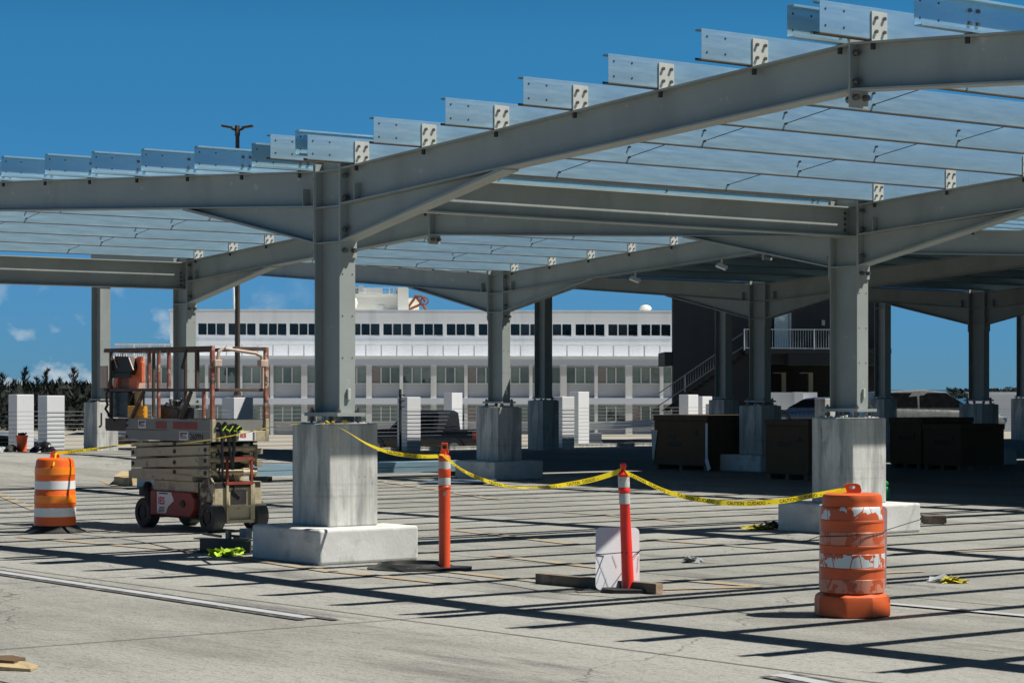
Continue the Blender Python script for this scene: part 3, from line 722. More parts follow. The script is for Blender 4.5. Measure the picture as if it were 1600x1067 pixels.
# upper wall, built around its window openings
mb = MB()
fbox(mb, sL, sR, -8, 0, w1b, fz(486)); fbox(mb, sL, sR, -8, 0, fz(558), w1a)
fbox(mb, sL, sR, -8, -.25, w1a, w1b)
prev = sL
for a, b in groups1: fbox(mb, prev, fs(a), -.25, 0, w1a, w1b); prev = fs(b)
fbox(mb, prev, sR, -.25, 0, w1a, w1b)
part('upper_wall', mb, 'facade', bt, True)
part('coping', fbox(MB(), sL-.1, sR, -8, .012, fz(486)+.002, fz(484.6)), 'facade', bt, True)
part('window_sill', fbox(MB(), fs(308), fs(1050), .001, .02, w1a-.10, w1a-.002), 'facade_low', bt, True)
WR = random.Random(12)
def window(a, b, z0, z1, glass, d=-.17, tilt=False, nm='window'):
    s0, s1 = fs(a), fs(b); fr = MB(); w3 = (s1-s0)/3
    for k in range(1, 3): fbox(fr, s0+w3*k-.035, s0+w3*k+.035, d, d+.1, z0, z1)
    fbox(fr, s0, s1, d, d+.09, z0, z0+.06)
    wo = part(nm, fr, 'facade', bt, True)
    for k in range(3):
        g = ('glass_dark', 'glass_dark', 'glass_dusk')[WR.randrange(3)] if glass == 'glass_dark' else ('blind' if tilt and k == 0 else ('glass_pale', 'glass_mid', 'glass_pale', 'glass_low')[WR.randrange(4)])
        part('pane', fbox(MB(), s0+w3*k+.035*(k > 0), s0+w3*(k+1)-.035*(k < 2), d-.03, d-.005, z0+.06, z1), g, wo, True)
for a, b in groups1: window(a, b, w1a, w1b, 'glass_dark')
# lower storeys stand proud of the upper wall
DP = 1.6
zl = fz(557.5)
mb = MB(); fbox(mb, sLL, sR, -8, DP+.15, fz(571), zl); fbox(mb, sLL, sR, -8, DP+.15, fz(631), fz(621.5)); fbox(mb, sLL, sR, -8, DP+.15, fz(690), fz(680.5))
part('floor_band', mb, 'facade_low', bt, True)
part('ledge', fbox(MB(), sLL-.2, sR, DP+.151, DP+.19, zl-.14, zl+.03), 'facade', bt, True)
part('recess_wall', fbox(MB(), sLL, sR, -8.2, DP-.34, -10, zl-.5), 'spandrel', bt, True)
g2 = []
x = 580.0
for k in range(-4, 6):
    st_ = 100.5*(1+.0012*k); b0 = 580+k*99.6+(k*k*.25 if k > 0 else -k*k*.25)
    g2 += [(b0, b0+43), (b0+48, b0+91)]
xs = sorted(g2)
for i, (a, b) in enumerate(xs):
    nx = xs[i+1][0] if i+1 < len(xs) else b+6
    if b > 182 and nx < 1090:
        part('pilaster', fbox(MB(), fs(b), fs(nx), DP-.34, DP+.10, fz(621.5), fz(571)), 'facade', bt, True); part('pilaster', fbox(MB(), fs(b), fs(nx), DP-.34, DP+.10, fz(680.5), fz(631)), 'facade', bt, True)
for i, (a, b) in enumerate(xs):
    if a < 186 or b > 1085: continue
    window(a, b, fz(600), fz(575), 'glass_pale', d=DP-.24, tilt=i % 4 in (0, 3) and i % 3 != 1)
    window(a, b, fz(659), fz(635), 'glass_pale', d=DP-.24, tilt=i % 5 == 1)
# terrace stanchions
sp_ = MB()
for px in [212+k*23.9 for k in range(36)]:
    if px < 1045: fbox(sp_, fs(px)-.04, fs(px)+.04, DP+.1, DP+.18, zl+.03, fz(540))
fbox(sp_, sL, fs(1045), DP+.12, DP+.15, fz(540.3), fz(539.6))
part('terrace_railing', sp_, 'facade', bt, True)
sp_ = MB()
for k in range(30): fbox(sp_, fs(183)+k*.118, fs(183)+k*.118+.07, DP+.1, DP+.14, zl+.03, fz(539.5))
fbox(sp_, fs(183), fs(272), DP+.08, DP+.16, fz(541), fz(538.5)); part('slat_railing', sp_, 'facade', bt, True)
# roof plant
mb = MB(); fbox(mb, fs(515), fs(630), -7, -3, fz(486), fz(460)); fbox(mb, fs(513), fs(632), -7.1, -2.9, fz(459.99), fz(456.5)); fbox(mb, fs(624), fs(641), -6, -2.5, fz(486), fz(447)); fbox(mb, fs(641.2), fs(660), -6.5, -4.5, fz(486), fz(462))
part('penthouse', mb, 'tank_white', bt, True)
mb = MB()
fbox(mb, fs(556), fs(600), -5, -4, fz(456.4), fz(446)); fbox(mb, fs(562), fs(570), -4.5, -3.5, fz(456.4), fz(443))
for a in (520, 540, 575, 585, 598, 610, 617, 622): fbox(mb, fs(a), fs(a+2), -3.2, -3.1, fz(457.5), fz(447))
fbox(mb, fs(516), fs(630), -3.2, -3.12, fz(453.5), fz(452.8)); fbox(mb, fs(516), fs(630), -3.2, -3.12, fz(447.6), fz(446.8))
part('penthouse_railing', mb, 'spandrel', bt, True)
part('roof_vent', fbox(MB(), fs(593), fs(602), -2.99, -2.95, fz(481), fz(474.5)), 'spandrel', bt, True)
mb = MB().lathe([(.0, .0), (.30, .03), (.42, .18), (.32, .34), (.16, .42), (.0, .44)], 16, fp(fs(1019), -3, fz(486)+.1), False, False)
sm(part('roof_dome', mb, 'tank_white', bt, True))
mb = MB().lathe([(.0, .0), (.28, .08), (.36, .36), (.28, .66), (.0, .76)], 16, fp(fs(551.5), -2.2, fz(481)), False, False)
sm(part('roof_tank', mb, 'tank_white', bt, True))
mb = MB().tube([fp(fs(363.5), -4, fz(486)), fp(fs(361.5), -4, fz(440))], .06, 6); part('roof_mast', mb, 'tank_white', bt, True)
an = MB()
P_ = lambda a, b, d=-3: fp(fs(a), d, fz(b))
for a, b in (((641, 478), (653, 461)), ((653, 461), (671, 484)), ((641, 482), (662, 473)), ((650, 460), (664, 461)), ((664, 461), (668, 470))): an.tube([P_(*a), P_(*b)], .085, 6)
an.tube([P_(667+6*math.sin(k*.52), 468+6*math.cos(k*.52)) for k in range(13)], .05, 5)
part('antenna_frame', an, 'rust_red', bt, True)
# low white guard wall beyond
A_, B2 = at(893, 668, 125), at(1032, 660, 125)
mb = MB().bar(A_, B2, .3, .38); solo('guard_wall', mb, 'white_paint', 'long low white guard wall on the ramp beyond cable rail', 'wall')
A_, B2 = at(893, 684, 122), at(940, 684, 122)
mb = MB().bar(A_, B2, .25, .5); solo('concrete_block', mb, 'spandrel', 'low grey concrete block beyond the cables beside white post', 'block')
mb = MB().box(*[(0, 0, 0), (.36, .2, .16)]);
o = solo('red_brick', mb, 'rust_red', 'small red block lying beyond cables by white post', 'block', at(899, 688, 100), world=False)
# ------------------------------------------------------------------ dark stair tower
ZT_ = 120.0
def tp(px, py, d=0): return at(px, py, ZT_-d)
Rt = Matrix(((FX.x, FZ.x, 0, 0), (FX.y, FZ.y, 0, 0), (0, 0, 1, 0), (0, 0, 0, 1)))
def tbox(mb, x0, x1, y0, y1, d0, d1):               # picture rectangle at the tower plane, depths measured away from the camera
    X0, X1 = (x0-800)*ZT_/F, (x1-800)*ZT_/F; z1, z0 = H-(y0-HY)*ZT_/F, H-(y1-HY)*ZT_/F
    return mb.box((X0, ZT_+d0, z0), (X1, ZT_+d1, z1), Rt)
tt = thing('stair_tower', 'dark unlit stair tower block beside the white building', 'building', cw((1220-800)*ZT_/F, ZT_, -1.15))
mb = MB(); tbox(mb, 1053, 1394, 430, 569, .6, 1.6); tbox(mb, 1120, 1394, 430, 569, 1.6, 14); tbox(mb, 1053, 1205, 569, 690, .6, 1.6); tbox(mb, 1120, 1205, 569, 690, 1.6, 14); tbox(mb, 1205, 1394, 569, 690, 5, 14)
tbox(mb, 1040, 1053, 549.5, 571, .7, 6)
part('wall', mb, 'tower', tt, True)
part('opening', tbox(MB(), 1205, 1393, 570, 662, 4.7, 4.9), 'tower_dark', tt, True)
mb = MB(); 
for a in (1229, 1272): tbox(mb, a, a+7, 583, 617, 2.2, 2.6)
for a, b in ((1215, 1236), (1258, 1279)): tbox(mb, a, b, 581.5, 583, 2.2, 2.6)
part('door_jamb', mb, 'jamb', tt, True)
part('landing', tbox(MB(), 1160, 1386, 545.5, 553, -1.4, .598), 'tower', tt, True)
part('soffit_beam', tbox(MB(), 1228, 1386, 553.3, 571, -1.2, .596), 'tower', tt, True)
dr = part('door', tbox(MB(), 1212, 1234, 487, 545, .5, .598), 'door', tt, True)
part('door_frame', tbox(MB(), 1235, 1238, 487, 545, .45, .59), 'rail_pale', tt, True)
part('door_sign', tbox(MB(), 1219, 1226, 497, 501, .47, .498), 'spandrel', dr, True)
part('wall_lamp', tbox(MB(), 1286, 1290.5, 500, 508, .4, .59), 'rail_pale', tt, True)
mb = MB()
def seg(a, b, d, wd=.05, ht=.05): mb.bar(tp(*a, -d), tp(*b, -d), wd, ht)
D_ = -1.5
for a, b in (((1163, 514.5), (1300, 515)), ((1163, 543.5), (1300, 544.5)), ((1163, 514), (1163, 547)), ((1203, 514), (1203, 545)), ((1272, 514), (1272, 546))): seg(a, b, D_, .05, .06)
sr_ = MB()
for a, b in (((1142, 533), (1163, 519)), ((1142, 554), (1163, 541)), ((1070, 586), (1142, 537)), ((1054, 617), (1142, 557)), ((1070, 585), (1070, 612)), ((1030, 614), (1070, 586)), ((1020, 640), (1054, 617))): sr_.bar(tp(*a, 1.5), tp(*b, 1.5), .045, .05)
for k in range(34): seg((1163+k*4, 515), (1163+k*4, 544), D_, .018, .018)
for k in range(24): x = 1048+k*3.9; sr_.bar(tp(x, 601-(x-1048)*.665, 1.5), tp(x, 619-(x-1048)*.655, 1.5), .014, .014)
part('railing', mb, 'rail_pale', tt, True); part('stair_railing', sr_, 'rail_dim', tt, True)
mb = MB()
for k in range(16):
    x = 1034+k*8.4; y = 640-k*6.0
    X0 = (x-800)*ZT_/F; z = H-(y-HY)*ZT_/F
    mb.box((X0, ZT_-1.35, z-.05), (X0+.34, ZT_-.1, z), Rt)
part('stair_tread', mb, 'tower_dark', tt, True)
mb = MB(); mb.bar(tp(1040, 641, 1.1), tp(1165, 553, 1.1), .1, .22); part('stringer', mb, 'tower_dark', tt, True)
# right hand boundary wall with louvres, treeline
mb = MB(); Zw = 100
Rw = Rt
def zbox(mb, x0, x1, y0, y1, Z, d): return mb.box(((x0-800)*Z/F, Z, H-(y1-HY)*Z/F), ((x1-800)*Z/F, Z+d, H-(y0-HY)*Z/F), Rt)
zbox(mb, 1515, 1660, 614, 684, Zw, .3); zbox(mb, 1512, 1660, 612.5, 614, Zw-.05, .4)
for k in range(9): zbox(mb, 1560, 1660, 640+k*4.4, 641.3+k*4.4, Zw-.02, .02)
solo('boundary_wall', mb, 'facade_low', 'shaded white wall with louvres at right end behind column', 'wall')
mb = MB(); zbox(mb, 1206, 1277, 613, 640, 112, .4); zbox(mb, 1242, 1255, 612.5, 640, 111, .95)
solo('parapet_wall', mb, 'white_paint', 'pale wall with one sunlit pier behind blue car', 'wall')
# ------------------------------------------------------------------ trees
def casuarina(px, top, Z, label, wd=1.1, seed=0):
    rnd = random.Random(seed); b = at(px, top, Z); base = Vector((b.x, b.y, -10)); hgt = b.z+10
    t = thing('casuarina_tree', label, 'tree', base, 'dark feathery trees beyond the deck edge')
    part('trunk', MB().tube([(0, 0, 0), (.05, 0, hgt*.5), (.1, .05, hgt*.97)], .2, 6, .03), 'trunk', t)
    c = MB(); c2 = MB()
    nb = 95
    for i in range(nb):
        f_ = (i+.5)/nb; z = hgt*(.28+.72*f_); ln = wd*(1.0-f_)**.75*2.0*rnd.uniform(.5, 1.1)+.12; a = rnd.uniform(0, 2*pi)
        d = Vector((cos(a), sin(a), rnd.uniform(.9, 2.0))).normalized(); p0 = Vector((.1*f_, .05*f_, z-ln*.35))
        for j in range(16):
            s_ = (j+1)/16; q_ = p0+d*ln*s_
            for k in range(2):
                dd = (d*rnd.uniform(.3, 1)+Vector((rnd.uniform(-1, 1), rnd.uniform(-1, 1), rnd.uniform(0, 1.3)))).normalized()*rnd.uniform(.2, .42)
                n = Vector((rnd.uniform(-1, 1), rnd.uniform(-1, 1), rnd.uniform(-1, 1))).normalized()*.026
                (c if rnd.random() < .7 else c2).add([q_-n, q_+n, q_+dd], [(0, 1, 2)])
    part('crown', c, 'leaf', t); part('crown_tips', c2, 'leaf_light', t)
for k, (px, tp_, Z, wd) in enumerate(((2, 586, 170, 1.9), (20, 596, 178, 1.7), (37, 577, 165, 1.5), (55, 592, 175, 1.9), (72, 579, 168, 1.6), (90, 594, 176, 1.6), (113, 577, 165, 1.7), (129, 599, 172, 1.8), (-22, 580, 170, 1.8), (147, 608, 180, 1.7), (166, 612, 180, 1.8))):
    casuarina(px, tp_, Z, ['tall dark feathery tree at left border', 'low dark feathery tree in row at left', 'tall thin pointed dark tree second from left', 'bushy dark tree above left white post gap', 'pointed dark tree above second white post', 'low dark tree right of second white post', 'tall pointed dark tree left of thin sunlit column', 'low dark tree beside thin sunlit column', 'dark feathery tree just outside left border', 'low tree behind the J marked pedestal', 'low tree hidden behind lift controls'][k], wd, 31+k)
mb = MB(); rnd = random.Random(5)
for k in range(12000):
    px = rnd.uniform(-60, 300); Z = rnd.uniform(160, 200); y = rnd.uniform(606, 720); b = at(px, y, Z)
    d = Vector((rnd.uniform(-1, 1), rnd.uniform(-1, 1), rnd.uniform(.2, 1.6)))*.5; n = Vector((rnd.uniform(-1, 1), rnd.uniform(-1, 1), rnd.uniform(-.3, .3)))*.22
    mb.add([b-n, b+n, b+d], [(0, 1, 2)])
o = struct('far_thicket', mb, 'leaf'); o['kind'] = 'stuff'; o['label'] = 'dense dark thicket below the feathery trees'; o['category'] = 'thicket'
mb = MB()
for k in range(3000):
    px = rnd.uniform(1480, 1660); Z = rnd.uniform(400, 430); y = rnd.uniform(607+1.4*math.sin(px*.11)+1.0*math.sin(px*.31), 622); b = at(px, y, Z)
    d = Vector((rnd.uniform(-1, 1), rnd.uniform(-1, 1), rnd.uniform(-.2, .6)))*.45; n = Vector((rnd.uniform(-1, 1), rnd.uniform(-1, 1), rnd.uniform(-1, 1)))*.3
    mb.add([b-n, b+n, b+d], [(0, 1, 2)])
o = struct('distant_treeline', mb, 'leaf'); o['kind'] = 'stuff'; o['label'] = 'low dark treeline on the horizon at right'; o['category'] = 'treeline'
# ------------------------------------------------------------------ vehicles
def car(label, name, cat, loc, rz, paint, suv=False, length=4.6, pickup=False, tail=True):
    t = thing(name, label, cat, loc, None, rz); Lh = length/2
    wr = .36 if not pickup else .42
    # stations: x, z_low, z_belt, half width
    if pickup: st = [(-Lh, .55, .95, .84), (-Lh+.1, .45, 1.12, .93), (-.9, .42, 1.13, .95), (1.0, .42, 1.14, .95), (1.4, .42, 1.16, .95), (Lh-.35, .45, 1.08, .92), (Lh-.05, .5, .95, .84), (Lh, .6, .8, .7)]
    elif suv: st = [(-Lh, .6, .9, .78), (-Lh+.12, .4, 1.12, .88), (-Lh+.9, .32, 1.12, .93), (.5, .30, 1.06, .94), (1.2, .32, 1.03, .93), (Lh-.5, .36, .95, .9), (Lh-.12, .42, .8, .82), (Lh, .5, .66, .66)]
    else: st = [(-Lh, .5, .75, .7), (-Lh+.12, .35, .93, .82), (-Lh+.9, .26, .96, .88), (.5, .24, .92, .89), (1.1, .25, .90, .88), (Lh-.5, .3, .76, .84), (Lh-.1, .36, .64, .74), (Lh, .42, .55, .6)]
    secs = []
    for x, zl_, zb_, hw in st:
        secs.append([Vector(v) for v in ((x, -hw*.9, zl_), (x, -hw, zl_+.15), (x, -hw, zb_-.14), (x, -hw*.93, zb_-.03), (x, -hw*.8, zb_), (x, hw*.8, zb_), (x, hw*.93, zb_-.03), (x, hw, zb_-.14), (x, hw, zl_+.15), (x, hw*.9, zl_))])
    o = sm(part('body', MB().loft(secs), paint, t), 35)
    # cabin
    if pickup: cab = [(-1.0, 1.10, 1.78), (-.85, 1.1, 1.84), (.55, 1.1, 1.85), (1.25, 1.12, 1.2)]
    elif suv: cab = [(-Lh+.2, 1.08, 1.2), (-Lh+.55, 1.08, 1.70), (-.4, 1.05, 1.79), (.45, 1.04, 1.70), (1.35, 1.0, 1.06)]
    else: cab = [(-Lh+.45, .92, .98), (-Lh+1.2, .94, 1.38), (-.1, .92, 1.45), (.45, .9, 1.38), (1.25, .86, .93)]
    hb, ht = (.86, .68) if not pickup else (.88, .72)
    secs = [[Vector(v) for v in ((x, -hb, zb_-.05), (x, -hb+.0, zb_), (x, -(hb+(ht-hb)*min(1, (zr-zb_)/.6)), zr-.05), (x, -(ht-.12), zr), (x, ht-.12, zr), (x, (hb+(ht-hb)*min(1, (zr-zb_)/.6)), zr-.05), (x, hb, zb_), (x, hb, zb_-.05))] for x, zb_, zr in cab]
    cb = sm(part('cabin', MB().loft(secs), paint, t), 30)
    def sidewin(x0, x1, x2, x3, z0, z1, sg):
        f_ = lambda z: sg*(hb+(ht-hb)*min(1, (z-cab[0][1])/.6)+.012)
        return MB().add([(x0, f_(z0), z0), (x1, f_(z0), z0), (x2, f_(z1), z1), (x3, f_(z1), z1)], [(0, 1, 2, 3)])
    zr = cab[-3][2]; zb_ = cab[1][1]
    xs_ = (cab[0][0]+.18, cab[-1][0]-.18, cab[-2][0]-.02, cab[1][0]+.08); mid = (xs_[0]+xs_[1])/2-.05
    for sg in (-1, 1):
        part('side_window', sidewin(xs_[0], mid-.04, mid-.04, xs_[3], zb_+.05, zr-.12, sg), 'car_glass', t)
        part('side_window', sidewin(mid+.04, xs_[1], xs_[2], mid+.04, zb_+.05, zr-.12, sg), 'car_glass', t)
    a, b = cab[-1], cab[-2]
    part('windscreen', MB().add([(a[0]+.01, -.72, a[2]+.03), (a[0]+.01, .72, a[2]+.03), (b[0]+.03, .56, b[2]-.03), (b[0]+.03, -.56, b[2]-.03)], [(0, 1, 2, 3)]), 'car_glass', t)
    a, b = cab[0], cab[1]
    part('rear_window', MB().add([(a[0]-.012, -.7, max(a[1]+.1, a[2]-.62)), (a[0]-.012, .7, max(a[1]+.1, a[2]-.62)), (b[0]-.03, .54, b[2]-.08), (b[0]-.03, -.54, b[2]-.08)], [(0, 1, 2, 3)]), 'car_glass', t)
    for sx_ in (-Lh+.95, Lh-.95):
        for sg in (-1, 1):
            y = sg*(.80 if not pickup else .86)
            w_ = part('wheel', MB().add([], []).tube([(sx_, y-.12, wr), (sx_, y+.12, wr)], wr, 20), 'tyre', t)
            rim = MB().tube([(sx_, y+sg*.10, wr), (sx_, y+sg*.135, wr)], wr*.62, 14)
            part('rim', rim, 'car_grey', w_)
            part('wheel_arch', MB().tube([(sx_, y-.1, wr+.03), (sx_, y+sg*.0+sg*.135, wr+.03)], wr+.07, 20), 'dark_part', t) if False else None
    for sg in (-1, 1):
        if tail: part('tail_light', MB().box((-Lh-.01, sg*.62, st[1][2]-.34), (-Lh+.16, sg*(st[1][3]+.012), st[1][2]-.02)), 'tail_red', t)
        part('headlight', MB().box((Lh-.28, sg*.5, st[-2][2]-.2), (Lh-.03, sg*.82, st[-2][2]-.05)), 'chrome', t)
    if pickup:
        part('bed', MB().box((-Lh+.12, -.75, 1.125), (-1.08, .75, 1.14)), 'car_glass', t)
    return t
# parked vehicles (heading angle in the world: FX direction is TH)
c = at(668, 660, 96); pk_ = car('black pickup truck parked beyond cable rail, its tail toward middle pedestal', 'pickup_truck', 'pickup truck', (c.x, c.y, -1.15), TH+pi-radians(30), 'car_black', pickup=True, length=5.6); pk_.scale = (1.03, 1.03, 1.09)
c = at(1452, 650, 86); car('dark grey sport utility vehicle parked in shade behind crates', 'parked_suv', 'car', (c.x, c.y, -.08), TH+radians(6), 'car_grey', suv=True, length=5.4, tail=False)
c = at(1281, 650, 104); car('blue car with its nose showing left of the rust stained pedestal', 'blue_car', 'car', (c.x, c.y, -.08), TH+pi-radians(42), 'car_blue', length=4.5, tail=False)
c = at(-12, 680, 78); car('silver car at left border with red tail light', 'silver_car', 'car', (c.x, c.y, -1.15), TH+pi-radians(14), 'car_silver', length=4.4)
# ------------------------------------------------------------------ scissor lift
Lo = gr(323, 832); LRZ = radians(1.7)
lt = thing('scissor_lift', 'worn cream scissor lift with rusty orange guard rails, parked folded', 'scissor lift', (Lo.x, Lo.y, 0), None, LRZ)
Rl = Matrix.Translation(Vector((Lo.x, Lo.y, 0))) @ Matrix.Rotation(LRZ, 4, 'Z')
WD = .80                                   # y runs 0 .. WD, x runs to the near right
def lx(px, z=1.5, y=0.0):
    a, b = -4.0, 1.5
    for _ in range(40):
        m_ = (a+b)/2
        if pxof(Rl @ Vector((m_, y, z)))[0] < px: a = m_
        else: b = m_
    return a
X0, X1, XE = lx(202), lx(333), lx(161)
XW = lx(222, .2)
def lpart(nm, mb, m, par=None, b=0, **k):
    o = part(nm, mb, m, par or lt, **k)
    if b: bev(o, b, 2)
    return o
# chassis
lpart('chassis', MB().box((XW-.05, .10, .20), (.10, WD-.10, .47)), 'cream', b=.01)
lpart('chassis_deck', MB().box((lx(238, .52), .02, .47), (.02, WD-.03, .60)), 'cream', b=.008)
lpart('upper_tray', MB().box((X0-.02, -.0, .605), (lx(300, .63), WD-.05, .70)), 'cream', b=.006)
# red side tray with chamfered end
xa, xb = lx(238, .35), lx(306, .35)
fn_y = lambda a, b, t: Vector((a, t, b))
tray = lpart('side_tray', MB().prism([(xa, .17), (xb-.10, .17), (xb, .27), (xb, .40), (xb-.08, .47), (xa, .47)], fn_y, -.03, .0999), 'lift_red', b=.012)
lpart('belly', MB().prism([(xa-.05, .14), (xb+.02, .14), (xb+.10, .21), (xb+.1, .3), (xa-.05, .3)], fn_y, .102, WD-.12), 'dark_part')
kn = MB().cyl((lx(289, .32), -.045, .33), (lx(289, .32), -.029, .33), .045, 12); lpart('tray_handle', kn, 'dark_part', tray)
def sticker(x, z, w_, h_, body, par, size, y=-.036, tail=None, red='sticker_red', nm='sticker'):
    o = part(nm, MB().add([(x, y, z), (x+w_, y, z), (x+w_, y, z+h_), (x, y, z+h_)], [(0, 1, 2, 3)]), 'sticker', par)
    mb = MB(); text_on(mb, body, size, lambda a, b: Vector((x+.012+a, y-.002, z+h_*.38+b)), .0015); part('lettering', mb, red, par)
    mb = MB()
    for k in range(3): mb.add([(x+.015+k*.001, y-.002, z+.02+k*.017), (x+w_-.02-k*.012, y-.002, z+.02+k*.017), (x+w_-.02-k*.012, y-.002, z+.028+k*.017), (x+.015, y-.002, z+.028+k*.017)], [(0, 1, 2, 3)])
    mb.add([(x+.02, y-.002, z+h_-.03), (x+w_-.02, y-.002, z+h_-.03), (x+w_-.02, y-.002, z+h_-.012), (x+.02, y-.002, z+h_-.012)], [(0, 1, 2, 3)])
    part('small_print', mb, 'ink', par); return o
st_ = part('torn_sticker', MB().add([(lx(249, .3), -.034, .20), (lx(263, .3), -.034, .20), (lx(266, .3), -.034, .28), (lx(275.5, .3), -.034, .36), (lx(271, .3), -.034, .46), (lx(249, .3), -.034, .46)], [(0, 1, 2, 3, 4, 5)]), 'sticker', tray)
mb = MB(); text_on(mb, 'IES', .125, lambda a, b: Vector((lx(251, .3)+a, -.037, .31+b)), .003); part('lettering', mb, 'sticker_red', st_)
mb = MB()
for k in range(4): xk = lx(251, .3); mb.add([(xk+.01*k, -.037, .21+k*.018), (xk+.15, -.037, .215+k*.018), (xk+.15, -.037, .223+k*.018), (xk+.01*k, -.037, .22+k*.018)], [(0, 1, 2, 3)])
mb.add([(lx(252, .3), -.037, .435), (lx(266, .3), -.037, .435), (lx(266, .3), -.037, .45), (lx(252, .3), -.037, .45)], [(0, 1, 2, 3)])
part('small_print', mb, 'ink', st_)
# wheels
for (x, y, s_, wr) in ((XW, .0, -1, .185), (0, .0, -1, .185), (0, WD-.02, 1, .185), (XW, WD-.02, 1, .185)):
    wb = .16; y0, y1 = (y, y+wb) if s_ < 0 else (y-wb, y)
    prof = [(wr*.55, 0), (wr*.93, 0), (wr, .018), (wr, wb-.018), (wr*.93, wb), (wr*.55, wb)]
    mb = MB()
    for r_, h_ in prof: pass
    vs = []; n = 28
    for r_, h_ in prof:
        for k in range(n): vs.append(Vector((x+r_*cos(2*pi*k/n), y0+h_, wr+r_*sin(2*pi*k/n))))
    fs_ = [(i*n+k, (i+1)*n+k, (i+1)*n+(k+1) % n, i*n+(k+1) % n) for i in range(len(prof)-1) for k in range(n)]
    mb.add(vs, fs_); wo = sm(lpart('wheel', mb, 'tyre'), 30)
    yo = y0+.02 if s_ < 0 else y1-.02
    lpart('rim', MB().tube([(x, yo, wr), (x, yo+.05*(1 if s_ < 0 else -1), wr)], wr*.6, 20), 'tyre', wo)
    lpart('hub', MB().tube([(x, yo-.012*(1 if s_ < 0 else -1), wr), (x, yo+.02*(1 if s_ < 0 else -1), wr)], wr*.36, 12), 'dark_part', wo)
lpart('steering_arm', MB().tube([(XW-.02, .1, .52), (XW+.05, .03, .46), (XW+.12, .08, .30), (XW+.14, .12, .2)], .06, 8), 'dark_part')
lpart('steer_link', MB().box((XW-.08, .0, .40), (XW+.02, .09, .50)), 'dark_part', b=.01)
# end panel and ladder at the near right end
lpart('end_panel', MB().box((.02, .04, .105), (.105, WD-.08, .60)), 'cream', b=.012)
lpart('opening_shade', MB().box((.1055, .27, .33), (.109, .50, .50)), 'dark_part')  # solid dark plate, paints the shade of a recess in the panel
lpart('cavity_shade', MB().box((lx(306, .4)+.03, .012, .21), (-.19, .04, .59)), 'dark_part')  # solid black plate, stands in for shade between tray and wheel
lpart('gap_shade', MB().box((.1055, .05, .535), (.108, WD-.1, .60)), 'dark_part')  # dark strip, stands in for the shaded gap above the panel
lpart('hose', MB().tube([(.11, .3, .7), (.13, .33, .6), (.12, .3, .5), (.115, .4, .42)], .012, 6), 'dark_part')
lpart('hose', MB().tube([(.06, .12, 1.0), (.09, .16, .85), (.07, .12, .72), (.1, .18, .6)], .014, 6), 'dark_part')
lpart('side_plate', MB().prism([(-.18, .2), (.10, .2), (.10, .60), (.05, .66), (-.12, .62), (-.2, .5)], fn_y, .02, .045), 'cream_rust')
for yy in (.21, .56):
    lpart('ladder_rail', MB().bar((.125, yy, .105), (.125, yy, .60), .03, .025), 'cream')
    lpart('ladder_rail', MB().bar((.125, yy, .601), (.125, yy, .885), .028, .024), 'lift_red')
for z, m in ((.59, 'lift_red'), (.885, 'lift_red'), (.31, 'cream'), (.13, 'cream')):
    lpart('ladder_rung', MB().bar((.125, .20, z), (.125, .575, z), .035, .034), m)
lpart('ladder_step', MB().box((.106, .56, .15), (.14, .60, .58)), 'cream')
# scissor stack: crossed arms seen as slightly sloping boxes
zs_ = [(1.055, 1.085, .97, 1.065), (.955, .985, .835, .94), (.815, .865, .705, .81)]
arms = [(.705, .690, .625, .68), ]
def arm(zl0, zl1, zr0, zr1, y0, y1, m='cream', nm='scissor_arm', xa=None, xb=None):
    xa = X0+.04 if xa is None else xa; xb = .02 if xb is None else xb
    o = lpart(nm, MB().prism([(xa, zl0), (xb, zr0), (xb, zr1), (xa, zl1)], fn_y, y0, y1), m, b=.006)
    return o
for k, (l0, l1, r0, r1) in enumerate(((.69, .73, .66, .765), (.735, .842, .802, .925), (.873, .980, .938, 1.052), (1.0, 1.055, 1.066, 1.088))):
    for y0, y1 in ((.0, .05), (WD-.13, WD-.08)):
        o = arm(l0, l1, r0, r1, y0, y1)
        for xx, f_ in ((X0+.09, .04), (-.72, .5), (-.03, .97)):
            zz = (l0+l1)/2*(1-f_)+(r0+r1)/2*f_
            if 0 < k < 3 or f_ > .4: lpart('pivot_pin', MB().cyl((xx, y0-.012, zz), (xx, y0+.005, zz), .026, 10), 'dark_part', o)
    if k in (1, 2):
        for y0 in (.07, WD-.2): arm(l0+.05, l1+.05, r0-.09, r1-.09, y0, y0+.05)
    if k < 3:
        zz = r1-.05; lpart('cross_tube', MB().cyl((.01, .03, zz), (.01, WD-.1, zz), .034, 10), 'cream')
        for y0 in (.13, WD-.3): lpart('arm_end', MB().box((-.03, y0, zz-.05), (.03, y0+.09, zz+.05)), 'cream', b=.006)
lpart('scissor_core', MB().box((X0+.1, .13, .705), (-.08, WD-.22, 1.07)), 'dark_part')
for zz in (.78, .93): lpart('wear_pad', MB().box((.0, WD-.12, zz), (.06, WD-.03, zz+.07)), 'cream', b=.006)
